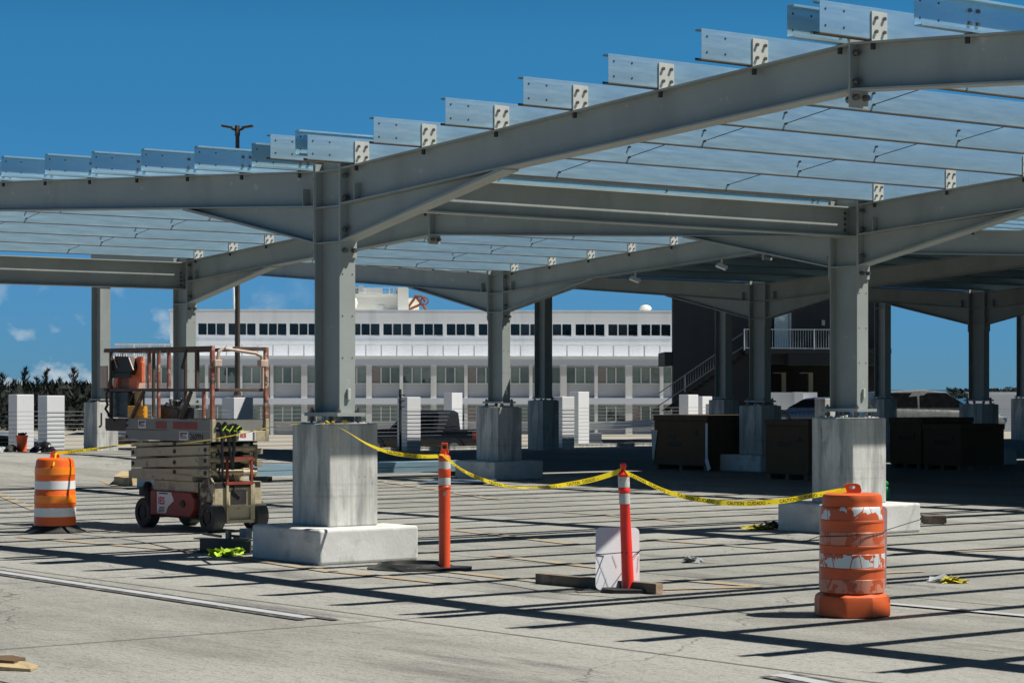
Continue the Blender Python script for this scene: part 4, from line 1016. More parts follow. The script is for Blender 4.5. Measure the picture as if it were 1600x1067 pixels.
# platform
lpart('platform_deck', MB().box((X0+.04, .01, 1.092), (X1, WD, 1.20)), 'lift_grey', b=.006)
side = lpart('platform_side', MB().box((X0-.06, -.015, 1.09), (X1-.045, .008, 1.215)), 'lift_grey', b=.004)
toe = lpart('toe_board', MB().box((X0-.06, -.006, 1.217), (X1-.045, .012, 1.355)), 'lift_grey', b=.004)
lpart('toe_board', MB().box((X0-.06, WD-.02, 1.2), (X1, WD, 1.355)), 'lift_grey')
lpart('extension_board', MB().box((XE, .03, 1.215), (X0-.061, .05, 1.35)), 'lift_brown', b=.004)
lpart('extension_deck', MB().box((XE, .04, 1.19), (X0+.1, WD-.03, 1.214)), 'lift_brown')
lpart('end_board', MB().box((X1-.02, .03, 1.092), (X1+.006, WD, 1.215)), 'cream', b=.005)
lpart('entry_board', MB().box((X1-.04, .03, 1.216), (X1-.02, WD, 1.35)), 'lift_grey')
for yy in (-.018, WD-.05):
    lpart('corner_post', MB().box((X1-.044, yy, 1.09), (X1+.01, yy+.05, 1.36)), 'cream', b=.005)
for (a, b) in ((lx(317), lx(339) if False else lx(329)),): pass
for a, b in ((244, 261), (271, 309)):
    lpart('warning_decal', MB().add([(lx(a, 1.3), -.0085, 1.235), (lx(b, 1.3), -.0085, 1.235), (lx(b, 1.3), -.0085, 1.325), (lx(a, 1.3), -.0085, 1.325)], [(0, 1, 2, 3)]), 'lift_red', toe)
sticker(lx(217, 1.28), 1.235, lx(229, 1.28)-lx(217, 1.28), .10, 'IES', toe, .055, y=-.009)
sticker(lx(282, 1.14), 1.10, lx(296, 1.14)-lx(282, 1.14), .105, 'IES', side, .062, y=-.018)
mb = MB(); text_on(mb, '2609N', .105, lambda a, b: Vector((lx(298.5, 1.14)+a, -.018, 1.112+b)), .002, 1.02); part('lettering', mb, 'ink', side)
for zz in (1.125, 1.265, 1.33): lpart('deck_bolt', MB().cyl((X0-.03, -.03, zz), (X0-.03, -.015, zz), .016, 8), 'dark_part', toe)
# sticker on the end board
eb = lpart('end_sticker', MB().add([(X1+.009, .36, 1.10), (X1+.009, .60, 1.10), (X1+.009, .60, 1.212), (X1+.009, .36, 1.212)], [(0, 1, 2, 3)]), 'sticker')
mb = MB(); text_on(mb, 'IES', .075, lambda a, b: Vector((X1+.012, .375+a, 1.14+b)), .002); part('lettering', mb, 'sticker_red', eb)
mb = MB()
for k in range(5): mb.add([(X1+.012, .56+.0*k, 1.108+k*.02), (X1+.012, .59, 1.108+k*.02), (X1+.012, .59, 1.12+k*.02), (X1+.012, .56, 1.12+k*.02)], [(0, 1, 2, 3)])
part('small_print', mb, 'ink', eb)
# guard rails
ZM, ZTP = 1.71, 2.215
def rail(nm, a, b, w_=.035, m='lift_brown', h_=None): return lpart(nm, MB().bar(a, b, w_, h_ or w_), m, b=.004)
rail('top_rail', (lx(165, 2.2), 0, ZTP-.0), (X1, 0, ZTP), .045); rail('mid_rail', (lx(166, 1.7), 0, ZM), (X1, 0, ZM), .038)
rail('top_rail', (lx(170, 2.2), WD-.03, ZTP-.005), (X1, WD-.03, ZTP-.005), .045); rail('mid_rail', (lx(170, 1.7), WD-.03, ZM), (X1, WD-.03, ZM), .038)
rail('end_rail', (X1-.015, .02, ZM), (X1-.015, WD-.06, ZM), .036); rail('end_rail', (X1-.018, .3, ZTP-.006), (X1-.018, WD-.04, ZTP-.006), .045)
rail('front_rail', (XE+.03, .0, ZTP-.01), (XE+.03, WD-.03, ZTP-.01), .04, 'lift_rust'); rail('front_rail', (XE+.03, .0, ZM), (XE+.03, WD-.03, ZM), .036)
PR = 'rail_post'
for px in (233, 264): rail(PR, (lx(px, 2), 0, ZM+.02), (lx(px, 2), 0, ZTP-.02), .038, 'lift_rust')
for px in (246,): rail(PR, (lx(px, 1.8), .02, 1.36), (lx(px, 2), .02, ZTP-.02), .036, 'lift_rust')
for px in (308,): rail(PR, (lx(px, 2), 0.0, ZM+.02), (lx(px, 2), 0.0, ZTP-.02), .044, 'lift_brown')
for px in (318.5,): rail(PR, (lx(px, 1.5), 0.0, 1.36), (lx(px, 1.5), 0.0, ZM-.02), .036, 'lift_rust')
rail(PR, (lx(173.5, 2), 0, 1.35), (lx(173.5, 2), 0, ZTP-.02), .036, 'lift_brown')
rail(PR, (X1-.022, .003, 1.361), (X1-.022, .003, ZTP+.02), .048, 'lift_rust'); rail(PR, (X1-.022, WD-.026, 1.361), (X1-.022, WD-.026, ZTP+.015), .050, 'lift_rust')
for a, b in ((225, 206), (299, 281)): rail('diagonal_brace', (lx(a, 1.6), .0, ZM-.02), (lx(b, 1.4), .0, 1.365), .038, 'lift_brown')
for px in (192, 240, 290): rail(PR, (lx(px, 2, WD-.03), WD-.03, 1.36), (lx(px, 2, WD-.03), WD-.03, ZTP-.02), .034, 'lift_brown')
# swing gate loop of bent tube at the end
g = MB().tube([(X1+.012, .06, 1.73), (X1+.012, .06, 2.10), (X1+.012, .075, 2.17), (X1+.012, .13, 2.205)], .021, 8); sm(lpart('gate_tube', g, 'lift_pink'))
g = MB().tube([(X1+.012, .16, 2.205), (X1+.012, .60, 2.155), (X1+.012, .68, 2.12), (X1+.012, .70, 2.03), (X1+.012, .70, 1.73)], .021, 8); sm(lpart('gate_tube', g, 'lift_pink'))
for yy in (.0, .66): lpart('gate_clamp', MB().box((X1-.05, yy, 1.99), (X1+.04, yy+.105, 2.075)), 'lift_pink', b=.01)
# control box on the extension
cb = lpart('control_box', MB().box((lx(172, 1.9)+.02, .10, 1.70), (lx(202, 1.9, .1), .34, 2.13)), 'lift_pink', b=.012)
xa_, xb_ = lx(175, 1.9, .09), lx(220, 1.9, .09)
hood = lpart('control_hood', MB().prism([(xa_+.10, 1.95), (xa_+.08, 2.02), (xa_+.17, 2.14), (xb_-.16, 2.13), (xb_-.08, 1.99), (xb_-.14, 1.90), (xa_+.2, 1.90)], fn_y, .02, .095), 'dark_part', b=.01)
lpart('control_face', MB().prism([(xa_+.02, 1.71), (xb_-.13, 1.71), (xb_-.05, 1.95), (xb_+.0, 2.13), (xb_-.09, 2.13), (xa_+.05, 1.92)], fn_y, .10, .13), 'lift_orange')
for k in range(3): lpart('stripe', MB().bar((xa_+.03+k*.085, .012, 1.73), (xa_+.11+k*.085, .012, 1.90), .034, .012, (0, 1, 0)), ('lift_orange', 'sticker', 'lift_orange')[k], hood)
lpart('manual_box', MB().box((lx(161.5, 1.9), -.05, 1.74), (lx(172, 1.9), -.026, 2.02)), 'lift_pink', b=.008)
for a_, b_ in (((xa_+.17, 2.13), (xa_+.27, 1.99)), ((xb_-.16, 2.12), (xb_-.05, 1.96)), ((xa_+.09, 2.0), (xa_+.15, 1.93))): lpart('hood_edge', MB().bar((a_[0], .012, a_[1]), (b_[0], .012, b_[1]), .014, .012), 'lift_pink', hood)
lpart('beacon', MB().box((lx(166, 2), .05, 2.05), (lx(171, 2), .1, 2.14)), 'lift_orange', b=.01)
lpart('control_bezel', MB().box((xa_+.12, .0, 1.86), (xb_-.1, .019, 1.93)), 'dark_part', b=.01)
for k in range(5): lpart('switch', MB().cyl((xa_+.17+k*.06, .05, 2.12), (xa_+.17+k*.06, .05, 2.165), .011, 6), 'sticker')
lpart('side_bracket', MB().box((xb_-.06, .09, 1.80), (xb_+.02, .14, 2.06)), 'lift_orange', b=.006)
lpart('board_panel', MB().box((lx(195, 1.5, .14), .14, 1.36), (lx(221, 1.5, .14), .16, 1.69)), 'tan_board')
lpart('battery_tray', MB().box((lx(166, 1.5), .05, 1.36), (lx(195, 1.5), .30, 1.70)), 'black_bag', b=.02)
yp = lpart('yellow_case', MB().box((lx(194, 1.4), .045, 1.355), (lx(220, 1.4), .10, 1.51)), 'lift_yellow', b=.01)
for zz in (1.40, 1.45): lpart('case_rib', MB().box((lx(206, 1.4), .036, zz), (lx(220, 1.4), .0449, zz+.025)), 'lift_yellow', yp)
cab_ = MB().tube([(lx(170, 1.6)+.02*math.sin(k*1.3), -.03+.012*cos(k*1.7), 1.72-.39*k/14) if k < 12 else (lx(170, 1.6)+.05*(k-11), -.03, 1.40-.02*(k-11)) for k in range(16)], .017, 6)
sm(lpart('coiled_cord', cab_, 'tyre'))
# things left on the lift
tubm = MB(); xa_, xb_ = lx(252, 1.4, .3), lx(282, 1.4, .3)
def lw(v): return Rl @ Vector(v)
tubm.prism([(xa_-.01, 1.30), (xb_, 1.30), (xb_+.02, 1.49), (xa_-.02, 1.53)], lambda a, b, t: lw((a, t, b)), .25, .5)
bev(solo('storage_tub', tubm, 'black_bag', 'black tub of tools sitting on lift platform', 'tub'), .015)
mb = MB(); rnd = random.Random(3)
for k in range(16):
    a = Vector((rnd.uniform(xa_+.1, xb_), rnd.uniform(.27, .48), 1.51)); mb.tube([lw(a), lw(a+Vector((rnd.uniform(-.09, .09), 0, rnd.uniform(.03, .10))))], rnd.uniform(.008, .02), 6)
solo('hand_tools', mb, 'galv_dark', 'dark jumble of hand tools heaped in tub on lift', 'tools')
# harness hanging over the end board
mb = MB()
for y0, dy, zz in ((.08, .03, .66), (.14, .10, .80), (.30, -.05, .75), (.24, .05, .95)):
    mb.tube([lw((X1+.02, y0, 1.30)), lw((X1+.045, y0+dy*.3, 1.2)), lw((X1+.04, y0+dy*.7, 1.0)), lw((X1+.04, y0+dy, zz))], .022, 6, .016)
for k in range(10): mb.tube([lw((X1+rnd.uniform(-.05, .03), .04+k*.035, 1.22+rnd.uniform(0, .05))), lw((X1+rnd.uniform(0, .04), .07+k*.035, 1.24+rnd.uniform(0, .08)))], .024, 6)
hn = solo('safety_harness', mb, 'black_bag', 'black safety harness with lime straps hanging over end of lift', 'harness')
mb = MB()
for k in range(6): a = lw((X1+.045, .10+k*.05, 1.225+.02*math.sin(k*2))); mb.bar(a, lw((X1+.05, .15+k*.05, 1.25+.03*math.cos(k*3))), .02, .008)
part('lime_strap', mb, 'hivis', hn, True)
mb = MB().tube([lw((lx(294, 2.1), -.02, 2.2)), lw((lx(292, 2.1), -.03, 2.1)), lw((lx(288, 2.1), -.03, 1.97))], .014, 6, .022)
solo('hanging_strap', mb, 'rubber', 'short black strap hanging from lift top rail', 'strap')
# ------------------------------------------------------------------ traffic drums
def ring(r, z0, z1, n=48, th=.0025, r1=None): r1 = r if r1 is None else r1; return MB().lathe([(r, z0), (r+th, z0+.001), (r1+th, z1-.001), (r1, z1)], n, cap0=False, cap1=False)
def handle(mb, r, z, h_, w_=.085):
    pts = [(-w_, z), (-w_*.78, z+h_*.86), (-w_*.5, z+h_), (w_*.5, z+h_), (w_*.78, z+h_*.86), (w_, z)]
    hole = [(w_*.38*cos(a), z+h_*.62+h_*.16*sin(a)) for a in [2*pi*k/10 for k in range(10)]]
    fn = lambda a, b, t: Vector((a*CT - 0, a*ST, b))+Vector((-ST, CT, 0))*t
    outer = pts; n = len(outer)
    # plate with an eye: ring of quads between outline and hole
    O = []
    for k in range(20):
        a = 2*pi*k/20; d = Vector((cos(a), sin(a)))
        best = None; c0 = Vector((0, z+h_*.55))
        for i in range(n):
            p, q_ = Vector(outer[i]), Vector(outer[(i+1) % n]); e = q_-p; den = d.x*e.y-d.y*e.x
            if abs(den) < 1e-9: continue
            t_ = ((p.x-c0.x)*e.y-(p.y-c0.y)*e.x)/den; u_ = ((p.x-c0.x)*d.y-(p.y-c0.y)*d.x)/den
            if t_ > 0 and -1e-6 <= u_ <= 1+1e-6 and (best is None or t_ < best): best = t_
        O.append((c0+d*best, Vector((w_*.34*d.x, z+h_*.60+h_*.17*d.y))))
    vs = []
    for t_ in (-.018, .018):
        for o_, i_ in O: vs.append(fn(o_.x, o_.y, t_))
        for o_, i_ in O: vs.append(fn(i_.x, i_.y, t_))
    f_ = []
    for k in range(20):
        j = (k+1) % 20
        f_ += [(k, 20+k, 20+j, j), (40+k, 40+j, 60+j, 60+k), (k, j, 40+j, 40+k), (20+k, 60+k, 60+j, 20+j)]
    return mb.add(vs, f_)
g0 = gr(86, 831)
DR = dict(label='', )
t = thing('traffic_drum', 'clean bright orange drum with white bands on black rubber ring', 'traffic drum', (g0.x, g0.y, 0), 'orange traffic drums')
sc_ = zat(g0)/F
R_ = lambda px: px*sc_
def zpx(y): return H-(y-HY)*sc_
zt = zpx(716)
# profile read off the picture: radius in px at rows
pf = [(32.5, 829), (33, 822), (32.2, 808), (31.8, 806.5), (31.8, 787), (32.3, 786), (31.9, 772), (31.4, 771), (31.3, 765), (30.8, 764), (30.8, 744), (31.2, 743), (30.6, 729), (29.8, 727), (29.5, 722), (28, 717.5), (25, 715.2), (12, 714.5), (1, 714.5)]
sm(part('body', MB().lathe([(R_(r), zpx(y)) for r, y in pf], 48), 'orange_drum', t), 30)
for (y0, y1, r0, r1, m, nm) in ((806, 792, 32.0, 31.9, 'white_band', 'white_band'), (784.5, 772.5, 32.0, 31.8, 'orange_band', 'orange_band'), (763.5, 750.5, 31.2, 30.9, 'white_band', 'white_band'), (741, 729.5, 31.1, 30.6, 'orange_band', 'orange_band')):
    sm(part(nm, ring(R_(r0+.12), zpx(y0), zpx(y1), r1=R_(r1+.12)), m, t), 30)
sm(part('rubber_ring', MB().lathe([(R_(48), 0), (R_(48), .012), (R_(44), .025), (R_(38), .05), (R_(34), .085), (R_(30), .09)], 40), 'rubber', t), 30)
part('handle', handle(MB(), 0, zpx(715.5), .085, .06), 'orange_drum', t)
# worn drum
g1 = gr(1331.5, 961); sc_ = zat(g1)/F
t = thing('traffic_drum', 'worn orange drum with flaking bands and wide octagonal foot, nearest right', 'traffic drum', (g1.x, g1.y, 0), 'orange traffic drums')
pf = [(46.5, 924.8), (49.8, 923), (49.6, 888.5), (51, 887.5), (51, 885), (50.2, 884), (49.6, 853.5), (50.6, 852.5), (50.6, 850), (49.6, 849), (48.6, 815), (49.4, 814), (49.2, 811), (48.2, 810), (46.6, 786), (46.2, 776), (44.5, 772), (40, 770.2), (20, 770), (1, 770)]
def dent(a, z):
    d = 1.0
    for a0, z0_, s_, k in ((TH-pi/2+.45, zpx(786), .05, .085), (TH-pi/2-.5, zpx(780), .05, .05), (TH-pi/2-.1, zpx(845), .07, .02), (TH-pi/2+.7, zpx(900), .12, .012)):
        da = (a-a0+pi) % (2*pi)-pi; d -= k*math.exp(-(da*.25)**2/(.075**2)-((z-z0_)/s_)**2)
    return d
# finer profile so the dents show
pf2 = []
for (r0, y0), (r1, y1) in zip(pf[:-1], pf[1:]):
    n = max(1, int(abs(y1-y0)/5))
    for i in range(n): pf2.append((r0+(r1-r0)*i/n, y0+(y1-y0)*i/n))
pf2.append(pf[-1])
sm(part('body', MB().lathe([(R_(r), zpx(y)) for r, y in pf2], 72, sq=dent), 'old_drum', t), 35)
def octo(a, z):
    k = cos(pi/8)/cos(((a-TH+pi/8*.6) % (pi/4))-pi/8); return .35+.65*k if z > .2 else k
zf_ = zpx(922)
sm(part('octagon_foot', MB().lathe([(R_(57.5), .0), (R_(60.5), .012), (R_(60.5), zpx(936)), (R_(58.5), zpx(929)), (R_(52), zpx(925)), (R_(48), zpx(923.5))], 96, sq=lambda a, z: cos(pi/8)/cos(((a-TH+.35) % (pi/4))-pi/8)), 'old_drum', t), 24)
for (y0, y1, r0, r1, m, nm) in ((923, 902, 49.9, 49.85, 'worn_pink', 'faded_band'), (884, 863, 50.2, 49.9, 'worn_white', 'flaking_white_band'), (849, 829, 49.7, 49.2, 'worn_pink', 'faded_band'), (810, 790, 48.4, 47.1, 'worn_white_top', 'flaking_white_band')):
    mb = MB().lathe([(R_(r0)+.0012, zpx(y0)), (R_(r0)+.0028, zpx(y0)+.002)]+[(R_(r0+(r1-r0)*i/4)+.003, zpx(y0)+(zpx(y1)-zpx(y0))*i/4) for i in range(1, 4)]+[(R_(r1)+.0028, zpx(y1)-.002), (R_(r1)+.0012, zpx(y1))], 72, cap0=False, cap1=False, sq=dent)
    sm(part(nm, mb, m, t), 35)
part('handle', handle(MB(), 0, zpx(770.5), .075, .075), 'old_drum', t)
mb = MB().lathe([(.0, zpx(795)), (.001, zpx(795))], 3) if False else None
WZ = Vector((-ST, CT, 0)); WX = Vector((CT, ST, 0))
w0 = R_(51.3)
pts = []
for k in range(19):
    a = -pi/2-1.45+2.9*k/18; d = WX*cos(a)+WZ*sin(a); pts.append(g1+d*w0*1.0+Vector((0, 0, zpx(833-10*(k-9)/9*.45*1.0))))
pts = [pts[0]-WX*.12+WZ*.18-Vector((0, 0, .06)), pts[0]-WX*.01+WZ*.02]+pts+[pts[-1]+WX*.02+WZ*.01+Vector((0, 0, .008)), pts[-1]+WX*.30+WZ*.10+Vector((0, 0, .085))]
solo('tie_wire', MB().tube(pts, .003, 5), 'wire', 'thin black wire tied around the worn orange drum', 'wire', group='black tie wires')
def round_rect(w_, h_, r, n=5):
    p = []
    for cx, cy, a0 in ((w_/2-r, r, -pi/2), (w_/2-r, h_-r, 0), (-w_/2+r, h_-r, pi/2), (-w_/2+r, r, pi)):
        for k in range(n+1): a = a0+pi/2*k/n; p.append((cx+r*cos(a), cy+r*sin(a)))
    return p
# sign blank behind the worn drum
mb = MB().prism(round_rect(R_(2*53.5), .66, .04), lambda a, b, t_: g1+WX*(a+.048)+WZ*(.31-.06*(b/.66)+t_)+Vector((0, 0, .16+b)), 0, .004)
solo('sign_blank', mb, 'sign_white', 'pale blank sign plate tied behind the worn orange drum', 'sign plate', group='blank white sign plates')
# ------------------------------------------------------------------ delineator posts
g2 = gr(694.5, 890); sc_ = zat(g2)/F
t = thing('delineator_post', 'orange delineator post with square loop handle and two pale bands', 'delineator', (g2.x, g2.y, 0), 'orange delineator posts')
pf = [(10.8, 893), (10.6, 889), (9.2, 886), (8.8, 880), (9.4, 764), (10, 763), (10.2, 760), (9.0, 758), (9.2, 745.5), (9.8, 744), (9.9, 733), (9.3, 732), (9.1, 720), (9.6, 719), (9.6, 715), (9.0, 713), (7, 711), (4, 710), (3.6, 707), (4.0, 705)]
mb = MB().lathe([(R_(r), max(.02, zpx(y)+.0)) for r, y in pf], 28); sm(part('tube', mb, 'post_orange', t), 30)
hp = [(-6.2, 710), (-6.8, 704), (-5.6, 698), (-5.2, 693), (-4, 691.5), (4, 691.5), (5.2, 693), (5.8, 698), (7.0, 704), (6.2, 710)]
# handle with square eye: frame of bars
hm = MB(); fnh = lambda a, b, t_: WX*a+WZ*t_+Vector((0, 0, b))
hm.prism([(R_(-6.2), zpx(709)), (R_(-7), zpx(705)), (R_(-5.6), zpx(701.5)), (R_(5.6), zpx(701.5)), (R_(7), zpx(705)), (R_(6.2), zpx(709))], fnh, -.014, .014)
hm.prism([(R_(-5.6), zpx(701.5)), (R_(-3.0), zpx(701.5)), (R_(-3.0), zpx(695)), (R_(3.0), zpx(695)), (R_(3.0), zpx(701.5)), (R_(5.6), zpx(701.5)), (R_(5.2), zpx(693)), (R_(4), zpx(691.6)), (R_(-4), zpx(691.6)), (R_(-5.2), zpx(693))], fnh, -.012, .012)
bev(part('handle', hm, 'post_orange', t), .004)
for y0, y1 in ((757.5, 746), (732, 720.5)): sm(part('pale_collar', ring(R_(9.25), zpx(y0), zpx(y1), 28), 'collar', t), 30)
part('square_decal', MB().add([WX*R_(a)+WZ*(-R_(9.35))+Vector((0, 0, zpx(b))) for a, b in ((-1.5, 774), (3.2, 774), (3.2, 768), (-1.5, 768))], [(0, 1, 2, 3)]), 'lift_pink', t)
o = part('base', MB().prism([(-.26, -.2), (.20, -.2), (.26, -.06), (.26, .14), (.16, .2), (-.2, .2), (-.26, .08)], lambda a, b, t_: WX*a+WZ*b+Vector((0, 0, t_)), 0, .028), 'rubber', t); bev(o, .008)
# second post, leaning slightly, red
g3 = gr(981, 924.5); sc_ = zat(g3)/F
lean = Vector((-.045, 0))
t = thing('delineator_post', 'bright red delineator post with ball top, white plate tied behind', 'delineator', (g3.x, g3.y, 0), 'orange delineator posts')
pf = [(11, 925), (10.4, 921), (9.8, 917), (9.6, 905), (8.6, 830), (7.8, 788), (8.2, 787), (7.9, 769.5), (9.0, 768.5), (9.4, 765), (9.0, 762.5), (8.4, 761.5), (8.6, 744), (9.6, 743.5), (9.5, 741), (6, 737.5), (3.8, 735), (3.2, 732.5), (4.4, 731), (5.2, 728), (4.6, 724.5), (2.5, 722.6), (.3, 722.4)]
vs = MB().lathe([(R_(r), max(.02, zpx(y))) for r, y in pf], 28)
for v in vs.v: v += WX*(-R_(7.5)*max(0, v.z-.1)/1.0)
sm(part('tube', vs, 'post_red', t), 30)
for y0, y1, r in ((787, 770.5, 8.25), (761, 744.5, 8.6)):
    b_ = ring(R_(r), zpx(y0), zpx(y1), 28)
    for v in b_.v: v += WX*(-R_(7.5)*max(0, v.z-.1)/1.0)
    sm(part('grey_collar', b_, 'collar', t), 30)
o = part('base', MB().prism([(R_(-40)*1, -.10), (R_(-25), -.17), (R_(28), -.17), (R_(38), -.06), (R_(38), .08), (R_(20), .17), (R_(-30), .17), (R_(-40), .08)], lambda a, b, t_: WX*a+WZ*b+Vector((0, 0, t_)), 0, .035), 'rubber', t); bev(o, .008)
# white plate behind it
pz = g3+WX*(R_(-15.5))+WZ*.06
plate = MB().prism(round_rect(R_(69), .555, .045), lambda a, b, t_: pz+WX*(a-.03*b*0+R_(1.2)*b*2)+WZ*(b*.34+t_)+Vector((0, 0, .012+b*.94)), 0, .004)
sp = solo('sign_blank', plate, 'sign_white', 'white blank sign plate with rounded corners behind red post', 'sign plate', group='blank white sign plates')
mb = MB()
def ps(a, b): return pz+WX*(R_(a)+R_(1.2)*b*2)+WZ*(b*.34-.004)+Vector((0, 0, .012+b*.94))
for a, b in (((-33, .30), (-20, .12)), ((-20, .12), (-14, .02)), ((-26, .17), (-33, .05)), ((-18, .10), (-22, .03)), ((-8, .31), (-1, .2)), ((33, .33), (22, .25)), ((33, .3), (31, .16))): mb.tube([ps(*a), ps(*b)], .0011, 4)
part('crack_line', mb, 'wire', sp, True)
wz_ = .335
mb = MB().tube([ps(-34, .315), ps(-20, .318)-WZ*.004, g3+WX*(-R_(10.5+2))+WZ*(-.02)+Vector((0, 0, wz_)), g3+WX*(-R_(1.5))+WZ*(-R_(9.3))+Vector((0, 0, wz_+.002)), g3+WX*(R_(7.5))+WZ*(-.02)+Vector((0, 0, wz_+.006)), ps(30, .335)-WZ*.004, ps(36, .345)], .0042, 5)
solo('tie_wire', mb, 'wire', 'thin black wire tied around red post and white plate', 'wire', group='black tie wires')
# timber on the ground behind the plate
A_ = gr(842, 911); B2 = gr(1030, 928)
d = (B2-A_).normalized(); A_ = A_+Vector((0, 0, .046)); B2 = B2+Vector((0, 0, .046))
tm = solo('timber_beam', MB().bar(A_, B2, .09, .09), 'timber', 'dark weathered timber beam on ground behind the red post', 'timber beam'); bev(tm, .006)
part('sawn_end', MB().bar(B2, B2+d*.004, .084, .084), 'timber_end', tm, True)
A_ = gr(1441, 818)+Vector((0, 0, .06)); B2 = gr(1477, 818)+Vector((0, 0, .06))
bev(solo('timber_block', MB().bar(A_, B2, .2, .1), 'timber', 'short timber block right of rust stained pedestal footing', 'timber block'), .006)
# flat black rubber ring beside the big footing
g4 = gr(646, 887.5); s4 = zat(g4)/F
t = thing('rubber_base', 'flat black rubber drum base lying between footing and orange post', 'rubber base', (g4.x, g4.y, 0))
sm(part('ring', MB().lathe([(72*s4, 0), (72*s4, .012), (64*s4, .02), (60*s4, .03), (54*s4, .055), (51*s4, .055), (49*s4, .022), (.01, .022)], 48), 'rubber_smooth', t), 30)
part('scuff_mark', MB().add([(WX*a*s4+WZ*b*s4*1.0+Vector((0, 0, .0235))) for a, b in ((-8, -36), (18, -38), (20, -22), (-6, -20))], [(0, 1, 2, 3)]), 'scuff', t)
# ------------------------------------------------------------------ caution tape
def catenary(a, b, sag, n=60):
    return [a+(b-a)*(i/n)+Vector((0, 0, -sag*4*(i/n)*(1-i/n))) for i in range(n+1)]
def tape(pts, width, twist, label, words=True, start=.0, wob=0, flip=False, scl=1.0):
    n = len(pts); L_ = [0]
    for a, b in zip(pts[:-1], pts[1:]): L_.append(L_[-1]+(b-a).length)
    fr = []
    for i, p in enumerate(pts):
        d = (pts[min(n-1, i+1)]-pts[max(0, i-1)]).normalized(); u = Vector((0, 0, 1)); u = (u-d*u.dot(d)).normalized(); s = d.cross(u)
        a = twist(i/(n-1)); fr.append((p, u*cos(a)+s*sin(a), s*cos(a)-u*sin(a)))
    mb = MB()
    for i, (p, u, s) in enumerate(fr): mb.v += [p-u*width/2, p+u*width/2]
    mb.f = [[2*i, 2*i+2, 2*i+3, 2*i+1] for i in range(n-1)]
    o = solo('caution_tape', mb, 'tape', label, 'caution tape', group='yellow caution tapes')
    if words:
        tm_ = MB()
        def fn(x, y):
            x = min(max(x, 0), L_[-1]-1e-4); i = max(k for k in range(n-1) if L_[k] <= x); f_ = (x-L_[i])/(L_[i+1]-L_[i])
            p = fr[i][0].lerp(fr[i+1][0], f_); u = fr[i][1].lerp(fr[i+1][1], f_); s = fr[i][2].lerp(fr[i+1][2], f_)
            off = s*.0022
            if (p+off-cam.location).length > (p-off-cam.location).length: off = -off
            return p+u*y+off
        x = start
        while x < L_[-1]-.5*scl:
            body = 'CAUTION   CUIDADO  --  '
            vs_, fc = text_geo(body, width*.95, .0009); w_ = max(v.x for v in vs_)*1.15
            if x+w_ > L_[-1]: break
            tm_.add([fn(x+v.x*1.15, v.y-width*.34) for v in vs_], fc); x += w_+.10
        if tm_.v: part('lettering', tm_, 'ink', o, True)
    return o
def pt(px, py, Z): return at(px, py, Z)
ZA = zat(W(V1, Q[1], 0)); ZD2 = zat(g2); ZD3 = zat(g3); ZD1 = zat(g1)
def bez(P, n=70):
    # smooth curve through picture points (px, py, depth)
    P = [pt(*p) for p in P]; m = len(P); out = []
    for i in range(m-1):
        p0, p1, p2, p3 = P[max(0, i-1)], P[i], P[i+1], P[min(m-1, i+2)]
        for k in range(n//(m-1)):
            t_ = k/(n//(m-1)); out.append(.5*((2*p1)+(p2-p0)*t_+(2*p0-5*p1+4*p2-p3)*t_**2+(3*p1-p0-3*p2+p3)*t_**3))
    return out+[P[-1]]
lerp = lambda a, b, t: a+(b-a)*t
ZP0 = ZA-.45
tape(bez([(523, 664, ZP0), (545, 676, lerp(ZP0, ZD2, .13)), (575, 694, lerp(ZP0, ZD2, .3)), (607, 706, lerp(ZP0, ZD2, .5)), (640, 711.5, lerp(ZP0, ZD2, .7)), (668, 713, lerp(ZP0, ZD2, .84)), (694, 712, ZD2-.07)]), .041, lambda t: 1.15-.85*min(1, t*1.5)+.15*math.sin(t*9), 'yellow caution tape sagging from large pedestal to orange post with loop handle', start=.75)
tape(bez([(696, 713, ZD2-.07), (712, 727, lerp(ZD2, ZD3, .06)), (735, 741, lerp(ZD2, ZD3, .15)), (770, 754, lerp(ZD2, ZD3, .28)), (805, 761, lerp(ZD2, ZD3, .4)), (845, 761, lerp(ZD2, ZD3, .55)), (890, 756, lerp(ZD2, ZD3, .7)), (930, 748, lerp(ZD2, ZD3, .85)), (972, 735, ZD3-.0)]), .043, lambda t: .35+.75*math.exp(-((t-.52)/.16)**2)+.2*math.sin(t*12), 'yellow caution tape between the orange post and the red post', start=.12)
tape(bez([(974, 736, ZD3), (1005, 751, lerp(ZD3, ZD1, .1)), (1040, 767, lerp(ZD3, ZD1, .2)), (1080, 778, lerp(ZD3, ZD1, .32)), (1130, 785, lerp(ZD3, ZD1, .47)), (1180, 786, lerp(ZD3, ZD1, .62)), (1225, 782, lerp(ZD3, ZD1, .74)), (1270, 774, lerp(ZD3, ZD1, .88)), (1316, 766, ZD1)]), .041, lambda t: .18+.25*math.sin(t*8+.5), 'yellow caution tape sagging from red post to the worn drum', start=.1)
tape(bez([(1322, 765, ZD1-.03), (1312, 768, ZD1-.05), (1304, 774, ZD1-.07), (1301, 779, ZD1-.07)], 12), .035, lambda t: .3, 'short loose end of yellow tape on the worn drum handle', words=False)
ZL = 27.3; ZG0 = zat(g0)
tape(bez([(89, 708, ZG0-.03), (120, 704.5, ZG0-.1), (160, 699.5, ZG0-.2), (200, 694, lerp(ZG0, ZL, .4)), (250, 692, ZL), (300, 690.5, lerp(ZL, ZP0, .15)), (360, 681, lerp(ZL, ZP0, .4)), (420, 668, lerp(ZL, ZP0, .7)), (470, 661.5, ZP0-.25)], 90), .040, lambda t: .55+1.02*min(1, max(0, (t-.12)/.28)), 'twisted yellow tape running from bright drum past lift to large pedestal', start=.15)
mb = MB(); rnd = random.Random(8)
